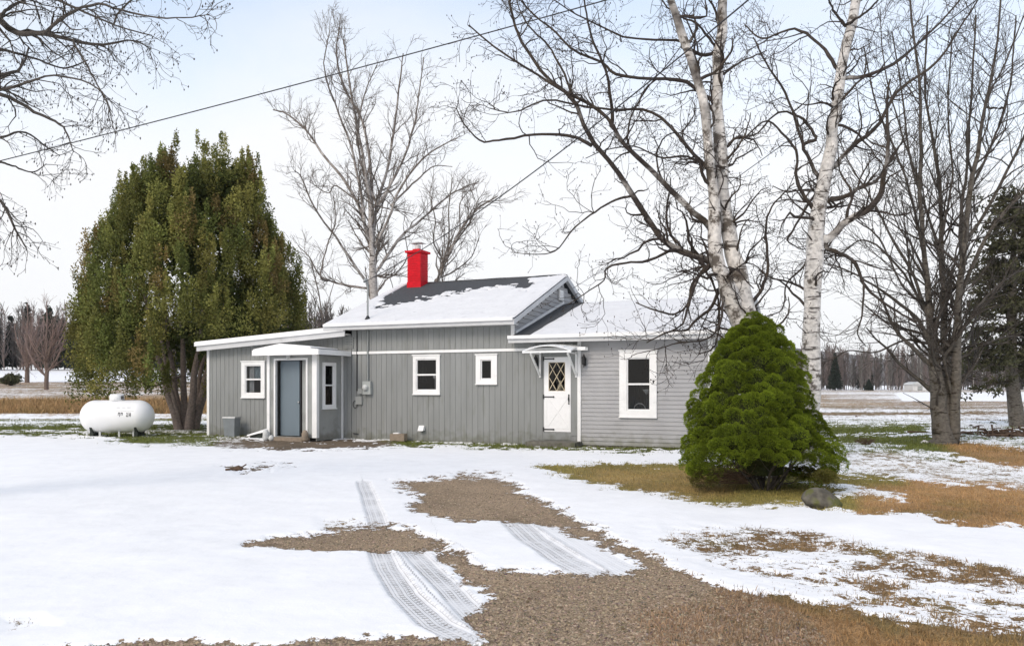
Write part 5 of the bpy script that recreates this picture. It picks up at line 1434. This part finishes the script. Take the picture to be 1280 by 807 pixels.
# ---- rounded shrub in front
rg = np.random.default_rng(17)
sx_, sy_, sz_ = gpt(955, 612)
shr = thing('evergreen_shrub', 'bright green rounded conical evergreen shrub with lumpy needles on the front lawn', 'shrub', (sx_, sy_, sz_))
sD = sy_; s1 = sD / F
ey = np.array([389, 395, 405, 420, 440, 460, 480, 500, 520, 540, 560, 580, 595, 606])
eL = np.array([943, 930, 918, 905, 893, 884, 878, 870, 863, 860, 857, 860, 868, 890.])
eR = np.array([945, 957, 967, 978, 990, 999, 1004, 1009, 1015, 1024, 1034, 1042, 1034, 995.])
def srad(z, a):
    """outline radius in metres at height z (world) and bearing a"""
    y = HOR - (z - CZ) / s1
    l = np.interp(y, ey, eL); r = np.interp(y, ey, eR)
    cxp = (l + r) / 2
    return cxp, (r - l) / 2 * s1
cl = []; crr = []; cn = []
tries = 0
while len(cl) < 400 and tries < 60000:
    tries += 1
    y = 391 + (598 - 391) * rg.random() ** .75; a_ = rg.uniform(0, 2 * np.pi)
    cxp, R0 = srad(CZ + (HOR - y) * s1, a_)
    lump = 1 + rg.normal(0, .03) + .07 * math.sin(a_ * 3 + y * .05) + .05 * math.sin(a_ * 7 + y * .09)
    R1 = max(R0 * lump - (.12 if y > 480 else .085) + rg.normal(0, .025), .01)
    if y > 575 and (math.sin(a_) < -.2) and (abs(math.cos(a_)) < .75 and rg.random() < .85 and math.cos(a_) > -.35): continue      # opening at the foot, stems show
    if math.sin(a_) < .1 and y > 566 and 885 < 640 + ((cxp - 640) * s1 + math.cos(a_) * R1) / s1 < 1003: continue
    p = np.array([(cxp - 640) * s1 + math.cos(a_) * R1, sD + math.sin(a_) * R1 * .95, CZ + (HOR - y) * s1 - .05])
    r = rg.uniform(.07, .16) * (.8 if y < 430 else 1.05)
    if cl and np.min(np.linalg.norm(np.array(cl) - p, axis=1)) < (.135 if y > 430 else .10) + .045 * rg.random(): continue
    cl.append(p); crr.append(r); cn.append((math.cos(a_), math.sin(a_), .45))
cl = np.array(cl); crr = np.array(crr); cn = unit(np.array(cn))
# needle sprays: stand outward on each lump's outer half
def lump_needles(C, R, Nn, n, rg, size, colb):
    m = len(C); k = m * n; c = np.repeat(C, n, 0); r = np.repeat(R, n)[:, None]; nn = np.repeat(Nn, n, 0)
    d = unit(rg.normal(size=(k, 3)) + nn * .6 + np.array([0, 0, .55]))
    wob = 1 + .12 * np.sin(d[:, :1] * 9 + c[:, :1] * 20) * np.sin(d[:, 2:3] * 8 + c[:, 1:2] * 17)
    p = c + d * r * rg.uniform(.86, 1.0, (k, 1)) * wob * np.array([1.0, 1.0, .82])
    ax = unit(d + rg.normal(0, .38, (k, 3)) + np.array([0, 0, .25])); sd = unit(np.cross(ax, rg.normal(size=(k, 3))))
    s = size * rg.uniform(.6, 1.4, (k, 1))
    V = np.stack([p - sd * s * .16, p + ax * s * .6 + sd * s * .13, p + ax * s, p + ax * s * .5 - sd * s * .16], 1).reshape(-1, 3)
    tone = np.repeat(colb, n, 0) * (1 + rg.normal(0, .2, (k, 1)))
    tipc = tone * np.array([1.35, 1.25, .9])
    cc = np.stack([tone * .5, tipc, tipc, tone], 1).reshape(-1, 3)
    return V, np.arange(k * 4).reshape(-1, 4), np.clip(cc, .003, 1)
tone = rg.uniform(.65, 1.35, (len(cl), 1))
colb = np.array([[.130, .182, .020]]) * tone
low = (HOR - (cl[:, 2] - CZ) / s1)
colb = np.where((low > 588)[:, None] & (rg.random((len(cl), 1)) < .5), np.array([[.12, .12, .04]]), colb)
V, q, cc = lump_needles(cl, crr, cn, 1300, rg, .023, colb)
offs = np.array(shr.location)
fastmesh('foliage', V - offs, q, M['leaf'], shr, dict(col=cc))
# brown inner twigs; dark solid core paints in the shade between the lumps
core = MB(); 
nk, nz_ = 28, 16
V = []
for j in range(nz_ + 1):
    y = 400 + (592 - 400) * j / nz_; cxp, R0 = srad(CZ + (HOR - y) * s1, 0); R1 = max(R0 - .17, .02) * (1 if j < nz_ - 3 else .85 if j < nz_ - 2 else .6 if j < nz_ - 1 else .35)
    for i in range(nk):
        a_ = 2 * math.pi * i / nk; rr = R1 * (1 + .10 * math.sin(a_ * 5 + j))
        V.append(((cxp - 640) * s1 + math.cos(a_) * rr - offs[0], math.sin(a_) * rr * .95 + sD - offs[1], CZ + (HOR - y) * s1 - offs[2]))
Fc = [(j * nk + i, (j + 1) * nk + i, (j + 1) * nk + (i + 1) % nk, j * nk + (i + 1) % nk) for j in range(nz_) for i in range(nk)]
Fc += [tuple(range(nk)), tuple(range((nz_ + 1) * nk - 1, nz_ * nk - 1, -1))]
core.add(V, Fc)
M['core'] = pmat('core_shade_colour', (0.03, 0.035, 0.014), 0.95, 0.05, var=0.5, scale=25, bump=.05, bscale=30)
part('shade_core', core, M['core'], shr)
P_, R_l = [], []
for i in range(16):
    a_ = rg.uniform(0, 6.28); rb = rg.uniform(.03, .16); rt = rg.uniform(.25, .75)
    b = np.array([math.cos(a_) * rb, math.sin(a_) * rb, -.03]); t_ = np.array([math.cos(a_) * rt, math.sin(a_) * rt * .9, rg.uniform(.35, .8)])
    mid = (b + t_) / 2 + np.array([0, 0, .05]) + rg.normal(0, .04, 3)
    a, b_ = resample([b, mid, t_], [.02, .016, .01], 10); P_.append(a); R_l.append(b_)
V, q, r = tubes(np.array(P_), np.array(R_l), 6)
nP, nR = sprout(np.array(P_), np.array(R_l), 14, .1, .35, 5, rg, wob=.3, rmin=.003)
V2, q2, r2 = tubes(nP, nR, 3)
fastmesh('stems', np.concatenate([V, V2]), np.concatenate([q, q2 + len(V)]), M['maple'], shr, dict(rad=np.concatenate([r, r2]) * .3))
# dead low twigs reaching left
P_ = []
for i in range(34):
    b = np.array([-.25, -.1, rg.uniform(.1, .3)]); e = np.array([rg.uniform(-1.05, -.45), rg.uniform(-.5, .2), rg.uniform(.12, .42)])
    a, b_ = resample([b, (b + e) / 2 + rg.normal(0, .05, 3), e], [.008, .006, .003], 7); P_.append(a)
P_ = np.array(P_); R_l = np.tile(np.linspace(.008, .003, 7), (len(P_), 1))
nP, nR = sprout(P_, R_l, 9, .08, .25, 4, rg, wob=.3, rmin=.0025)
V, q, r = tubes(P_, R_l, 4); V2, q2, r2 = tubes(nP, nR, 3)
fastmesh('dead_twigs', np.concatenate([V, V2]), np.concatenate([q, q2 + len(V)]), M['deadwood'], shr)
sn = MB()
for k in (0.12, .3, .5):
    pass
sd_i = rg.choice(len(cl), 26, replace=False)
V, q = [], []
octa = np.array([(1, 0, 0), (.3, .9, 0), (-.8, .6, 0), (-.9, -.5, 0), (.2, -1, 0), (0, 0, .5)], float)
for n_, i in enumerate(sd_i):
    c = cl[i] + np.array([rg.normal(0, .02), -.02, crr[i] * .8]) - offs
    V.append(c + octa * np.array([.045, .035, .02]) * rg.uniform(.4, 1)); q += [(n_ * 6 + a, n_ * 6 + (a + 1) % 5, n_ * 6 + 5) for a in range(5)]
V = np.concatenate(V); tag(fastmesh('snow_flecks', V, np.array(q), M['snow'], shr), None, None, None, 'stuff')

# ---- dark conifer at the right edge
rg = np.random.default_rng(23)
ex_, ey_, ez_ = gpt(1272, 533)
con = thing('conifer_tree', 'dark sparse conifer with bare grey twigs at the right edge of the yard', 'tree', (ex_, ey_, ez_ - .05))
co = np.array(con.location); s2 = ey_ / F
a, b = resample([P3(1273, 536, ey_), P3(1268, 500, ey_), P3(1264, 450, ey_), P3(1266, 350, ey_), P3(1268, 245, ey_)], [.30, .24, .2, .13, .03], 18)
V, q, r = tubes((a - co)[None], b[None], 12); fastmesh('trunk', V, q, M['maple'], con, dict(rad=r), smooth=True)
P_, R_l, leafC, leafcol = [], [], [], []
for i in range(120):
    u = rg.random() ** .8; y = 250 + (478 - 250) * u; wd = (14 + 66 * u ** .7) * s2 * rg.uniform(.75, 1.15); a_ = rg.uniform(0, 6.28)
    c0_ = np.array([a[0][0] * 0 + (1266 - 640) * s2, ey_, CZ + (HOR - y) * s2])
    d_ = np.array([math.cos(a_), math.sin(a_), 0]); e = c0_ + d_ * wd + np.array([0, 0, rg.uniform(-.5, .25)])
    aa, bb = resample([c0_, (c0_ + e) / 2 + np.array([0, 0, .12]), e], [.035, .025, .01], 8); P_.append(aa - co); R_l.append(bb)
    for k in range(6):
        t_ = rg.uniform(.3, 1); leafC.append(aa[int(t_ * 7)] + rg.normal(0, .28, 3) * np.array([1, 1, .55])); leafcol.append(np.array([.068, .068, .036]) * rg.uniform(.6, 1.4))
P_ = np.array(P_); R_l = np.array(R_l); nP, nR = sprout(P_, R_l, 12, .3, .9, 5, rg, wob=.2, rmin=.006)
V, q, r = tubes(P_, R_l, 4); V2, q2, r2 = tubes(nP, nR, 3)
fastmesh('branches', np.concatenate([V, V2]), np.concatenate([q, q2 + len(V)]), M['maple'], con, dict(rad=np.concatenate([r, r2])))
V, q, cc = flakes(np.array(leafC), 26, (.30, .30, .16), .10, rg, np.array(leafcol), aspect=2.6)
fastmesh('crown', V - co, q, M['leaf'], con, dict(col=cc))

# ---- low bush on the left slope
def small_bush(px, py, wpx, hpx, lab, seed, col, leaf=True, n=60):
    rg = np.random.default_rng(seed); X, Y, z0 = gpt(px, py); s = Y / F
    t = thing('low_bush', lab, 'bush', (X, Y, z0))
    P_ = []
    for i in range(n):
        a_ = rg.uniform(0, 6.28); r_ = rg.random() ** .5
        e = np.array([math.cos(a_) * r_ * wpx * s / 2, math.sin(a_) * r_ * wpx * s / 2, hpx * s * math.sqrt(max(1 - r_ ** 2 * .8, .05)) * rg.uniform(.7, 1)])
        a, b = resample([(0, 0, -.03), e * .5 + np.array([0, 0, .1 * hpx * s]), e], [1, 1, 1], 6); P_.append(a)
    P_ = np.array(P_); R_l = np.tile(np.linspace(.012, .005, 6) * (s / .03) ** .6, (n, 1))
    nP, nR = sprout(P_, R_l, 8, hpx * s * .12, hpx * s * .4, 4, rg, wob=.2, rmin=.003 * max(1, s / .02))
    V, q, r = tubes(P_, R_l, 3); V2, q2, r2 = tubes(nP, nR, 3)
    fastmesh('stems', np.concatenate([V, V2]), np.concatenate([q, q2 + len(V)]), M['deadwood'], t)
    if leaf:
        C = nP[:, -1]; V, q, cc = flakes(C[rg.choice(len(C), 260)], 14, (.25, .25, .15), .12, rg, np.tile(np.array(col), (260, 1))); fastmesh('foliage', V, q, M['leaf'], t, dict(col=cc))
small_bush(14, 482, 27, 14, 'low rounded dark bush on the slope at the left edge', 3, (.09, .095, .05))
small_bush(1083, 557, 30, 12, 'small heap of bare brown twigs on the snow between the birch and the maple', 4, None, False, 40)

# ---- stones and brush
def rock(name, label, px, py, wpx, hpx, seed, mat=M['rock'], dpx=None):
    rg = np.random.default_rng(seed); X, Y, z0 = gpt(px, py); s = Y / F
    n1, n2 = 40, 20; V = []
    for j in range(n2 + 1):
        th = math.pi * j / n2
        for i in range(n1):
            ph = 2 * math.pi * i / n1
            V.append((math.sin(th) * math.cos(ph), math.sin(th) * math.sin(ph), math.cos(th)))
    V = np.array(V); n = V.copy()
    # faceted by a few cutting planes
    for k in range(11):
        pl = unit(rg.normal(size=3)); dlim = rg.uniform(.5, .82); dd = V @ pl; V = np.where((dd > dlim)[:, None], V - (dd - dlim)[:, None] * pl, V)
    V = V * (1 + .05 * fbm(n[:, 0] * 3 + 9, n[:, 1] * 3 + n[:, 2] * 2, seed, 4)[:, None])
    V *= np.array([wpx * s / 2, wpx * s / 2 * .8, hpx * s * .98]) / np.abs(V).max(0); 
    V[:, 0] += V[:, 2] * -.25
    idx = np.arange((n2 + 1) * n1).reshape(n2 + 1, n1); q = np.stack([idx[:-1], idx[1:], np.roll(idx, -1, 1)[1:], np.roll(idx, -1, 1)[:-1]], -1).reshape(-1, 4)
    o = fastmesh(name, V, q, mat, None, smooth=True); o.location = (X, Y, z0 - hpx * s * .1); return tag(o, label, 'rock')
rock('boulder', 'mossy grey boulder in the dry grass at the right foot of the green shrub', 1028, 633, 52, 27, 8)
rg = np.random.default_rng(77)
bpX, bpY, bpZ = gpt(1262, 545)
br_ = thing('brush_pile', 'dark pile of brush and roots under the conifer at the right edge', 'brush pile', (bpX, bpY, bpZ))
P_ = []
for i in range(120):
    c = np.array([rg.normal(0, .8), rg.normal(0, .35), abs(rg.normal(0, .10))]); d_ = unit(rg.normal(size=3) * np.array([1, .8, .25])); L_ = rg.uniform(.2, .8)
    a, b = resample([c - d_ * L_ / 2, c + rg.normal(0, .04, 3), c + d_ * L_ / 2], [1, 1, 1], 5); P_.append(a)
V, q, r = tubes(np.array(P_), np.tile(np.linspace(.03, .012, 5), (120, 1)), 5); fastmesh('sticks', V, q, M['deadwood'], br_)
for n_, (px, py, wp, hp_, lb) in enumerate([(1215, 533, 9, 4, 'small dark stone in the snow right of the maple, nearest its trunk'), (1229, 538, 11, 4, 'flat dark stone in the snow midway between maple and brush pile'), (1243, 541, 7, 5, 'small dark stone in the snow just left of the brush pile'),
        (1205, 541, 8, 3, 'low dark stone at the right foot of the maple'), (1240, 529, 10, 4, 'dark stone in the snow at the left foot of the conifer'), (1070, 521, 5, 2, 'tiny dark stone far out in the snow left of the maple')]):
    rock('stone', lb, px, py, wp, hp_, 40 + n_, M['deadwood'] if n_ % 2 else M['rock'])
rk = rock('stone', 'white snow capped stone at the left foot of the maple', 1156, 553, 10, 4, 60, M['snow'])
# dark lump lying in the open snow
lx, ly, lz = gpt(298, 588)
lm = MB(); lm.lathe([(.05, 0), (.09, .03), (.07, .07), (.0, .09)], (0, 0, 0), 9); lm.bar((-.22, 0, .02), (-.05, 0, .04), .018, 6); lm.bar((.04, 0, .05), (.13, .02, .11), .012, 5)
o = part('clod', lm, M['deadwood'], None, True); o.location = (lx, ly, lz); tag(o, 'small dark clod lying alone in the open snow before the annex', 'clod')

# ================================================================ WIRES
def wire(name, label, A_, B_, sag, r, n=40):
    A_ = np.array(A_); B_ = np.array(B_); t = np.linspace(0, 1, n)[:, None]
    P = A_ * (1 - t) + B_ * t; P[:, 2] -= sag * 4 * t[:, 0] * (1 - t[:, 0])
    V, q, rr = tubes(P[None], np.full((1, n), r), 6)
    return tag(fastmesh(name, V, q, M['cable'], None, smooth=True), label, 'wire')
wire('overhead_wire', 'long overhead wire crossing the sky from the left edge above the cedar', P3(-420, 300, 26), P3(1060, -85, 17), .25, .014)
mw = W(-4.31, -.24, 4.34)
wire('service_wire', 'service wire rising from the mast on the roof to the upper right before the chimney', mw, P3(1100, -140, 8), .35, .010)
wire('service_wire', 'thinner wire rising from the gable peak to the upper right past the leaning birch', W(.24, VR + .4, 4.45), P3(1300, -60, 9), .15, .007)

# ================================================================ DISTANCE
def woods(name, label, x0, x1, depth, hpx, n, seed, cols, conif=.1, dj=20, twigs=110, twr=.05):
    """a far wood that reads as one mass: many thin bare trees and some spruces"""
    rg = np.random.default_rng(seed); VS, QS, CS = [], [], []; o_ = 0
    pxs = rg.uniform(x0, x1, n); D = depth + rg.uniform(0, dj, n)
    X = (pxs - 640) / F * D; Z0 = gz(X, D)
    Hh = hpx / F * depth * rg.uniform(.7, 1.15, n)
    isc = rg.random(n) < conif
    # trunks
    k = np.nonzero(~isc)[0]; P = np.zeros((len(k), 6, 3)); u = np.linspace(0, 1, 6)
    P[:, :, 0] = X[k][:, None] + rg.normal(0, .25, (len(k), 6)).cumsum(1) * .5; P[:, :, 1] = D[k][:, None]; P[:, :, 2] = Z0[k][:, None] - .3 + Hh[k][:, None] * u
    R = (Hh[k] * .010)[:, None] * np.linspace(1, .25, 6)[None]
    V, q, _ = tubes(P, R, 4); tone = cols[rg.integers(0, len(cols), len(k))] * rg.uniform(.7, 1.3, (len(k), 1))
    birchy = rg.random(len(k)) < .12; tone[birchy] = np.array([.42, .40, .37])
    VS.append(V); QS.append(q); CS.append(np.repeat(tone, 24, 0)); o_ += len(V)
    nP, nR = sprout(P, R, twigs, Hh.mean() * .10, Hh.mean() * .30, 3, rg, ang=(15, 45), wob=.15, up=.25, rmin=twr, tmin=.06, taper=.5)
    tw_ = np.repeat(tone, twigs, 0) * rg.uniform(.8, 1.25, (len(nP), 1)); bt = np.repeat(birchy, twigs); tw_[bt] = tw_[bt] * .4
    # flat two sided strips are too thin to tell from tubes at this distance; three sided tubes keep real thickness
    V, q, _ = tubes(nP, nR, 3); VS.append(V); QS.append(q + o_); CS.append(np.repeat(tw_, 9, 0)); o_ += len(V)
    c_i = np.nonzero(isc)[0]
    for i in c_i:
        H = Hh[i] * rg.uniform(.75, 1.12); m = 260; uu = rg.random(m) ** .7; a_ = rg.uniform(0, 6.28, m); rr = H * .17 * uu * rg.uniform(.5, 1.1, m) + .1
        c = np.stack([X[i] + np.cos(a_) * rr, D[i] + np.sin(a_) * rr, Z0[i] + H * (1 - uu * .92)], 1)
        V, q, cc = flakes(c, 3, (.35, .35, .2), .5, rg, np.tile(np.array([.028, .036, .026]), (m, 1)), updir=(0, 0, -.3), aspect=2)
        VS.append(V); QS.append(q + o_); CS.append(cc); o_ += len(V)
    o = fastmesh(name, np.concatenate(VS), np.concatenate(QS), M['woods'], None, dict(col=np.concatenate(CS)))
    return tag(o, label, 'woods', None, 'stuff')
cr = np.array([[.16, .13, .12], [.14, .12, .11], [.20, .16, .145], [.12, .11, .10]])
woods('woodland', 'leafless wood with dark spruces along the far edge of the left field', -420, 380, 152, 78, 520, 101, cr, .30, 30, 75, .06)
woods('woodland', 'leafless grey wood seen past the cedar behind the annex roof', 380, 560, 150, 84, 110, 103, cr, .0, 30, 90, .06)
woods('woodland', 'leafless brown wood along the far edge of the right field', 560, 1620, 235, 50, 1250, 102, cr * 1.0, .03, 45, 50, .085)
def spruce(px, py, hpx, wpx, lab, seed, D=None):
    rg = np.random.default_rng(seed); X, Y, z0 = gpt(px, py)
    if D: Y = D; X = (px - 640) / F * D; z0 = float(gz(X, Y))
    s = Y / F; H = hpx * s; t = thing('spruce_tree', lab, 'tree', (X, Y, z0))
    mb = MB(); mb.bar((0, 0, -.2), (0, 0, H * .95), H * .018, 8, .02); part('trunk', mb, M['twig'], t)
    m = 1100; uu = rg.random(m) ** .6; a_ = rg.uniform(0, 6.28, m); rr = wpx * s / 2 * uu * rg.uniform(.35, 1.05, m)
    c = np.stack([np.cos(a_) * rr, np.sin(a_) * rr, H * (1 - uu * .93) - rr * .15], 1)
    V, q, cc = flakes(c, 7, (wpx * s * .07, wpx * s * .07, wpx * s * .03), wpx * s * .05, rg, np.tile(np.array([.026, .036, .024]), (m, 1)) * rg.uniform(.7, 1.3, (m, 1)), updir=(0, 0, -.2), aspect=2)
    fastmesh('crown', V, q, M['leaf'], t, dict(col=cc))
spruce(1044, 487, 47, 19, 'dark pointed spruce before the far wood, right of the white birch', 201, 225)
spruce(1086, 487, 14, 12, 'small dark spruce at the field edge, left of the maple', 202, 225)
# small pale shed by the far wood
shX, shY = (1150 - 640) / F * 222, 222.0
sh = thing('shed', 'small pale shed with a low rounded roof at the edge of the far wood', 'shed', (shX, shY, float(gz(shX, shY))))
k = 222 / F; mb = MB(); mb.box(-9 * k, 8 * k, 0, 5, -.3, 7.0 * k); part('wall', mb, M['soffit'], sh)
poly = [(-9.6 * k, 7.0 * k), (-8 * k, 9 * k), (-3 * k, 10.6 * k), (3 * k, 10.6 * k), (7.4 * k, 9.0 * k), (8.6 * k, 7.0 * k)]
mb = MB(); mb.prism(poly, -.3, 5.2, 'y'); part('roof', mb, M['palebrick'], sh)
mb = MB(); mb.box(-3 * k, 3 * k, -.06, -.003, 0, 5.2 * k); part('door', mb, M['porch'], sh)
# low far hill
nu, nv = 160, 24; Ux = np.linspace(-1500, 3600, nu); Vv = np.linspace(0, 1, nv)
UU, VV = np.meshgrid(Ux, Vv, indexing='ij')
hh = 84 * np.exp(-((UU - 520) / 330) ** 2) + 22 * np.exp(-((UU - 1700) / 500) ** 2)
hz_ = hh * np.sin(VV * np.pi) ** .8 + 5 * fbm(UU * .01, VV * 4, 3, 5) * np.sin(VV * np.pi) - 3 + 5
idx = np.arange(nu * nv).reshape(nu, nv); q = np.stack([idx[:-1, :-1], idx[1:, :-1], idx[1:, 1:], idx[:-1, 1:]], -1).reshape(-1, 4)
M['hill'] = pmat('wooded_hillside', (0.11, 0.10, 0.095), 0.95, 0.05, var=.35, scale=.02, dirt=((.6, .62, .64), .012, .60, .5))
hl_ = fastmesh('hill', np.stack([UU, 1250 + VV * 900, hz_], -1).reshape(-1, 3), q, M['hill'], smooth=True)
tag(hl_, 'low wooded hill far beyond the right field', None, None, 'structure')
# air: the far wood and hill fade a little to pale blue
hb = MB(); hb.box(-7000, 7000, -45, 2750, -1.5, 125)
hm = bpy.data.materials.new('thin_haze'); hm.use_nodes = True; t = hm.node_tree; t.nodes.clear()
o1 = N('ShaderNodeOutputMaterial', t); pv = N('ShaderNodeVolumePrincipled', t)
pv.inputs['Color'].default_value = (.93, .96, 1.0, 1); pv.inputs['Density'].default_value = 0.00013; t.links.new(pv.outputs[0], o1.inputs['Volume'])
if USE_HAZE:
    hz = part('haze', hb, hm); tag(hz, 'thin pale winter air over the fields', None, None, 'stuff')
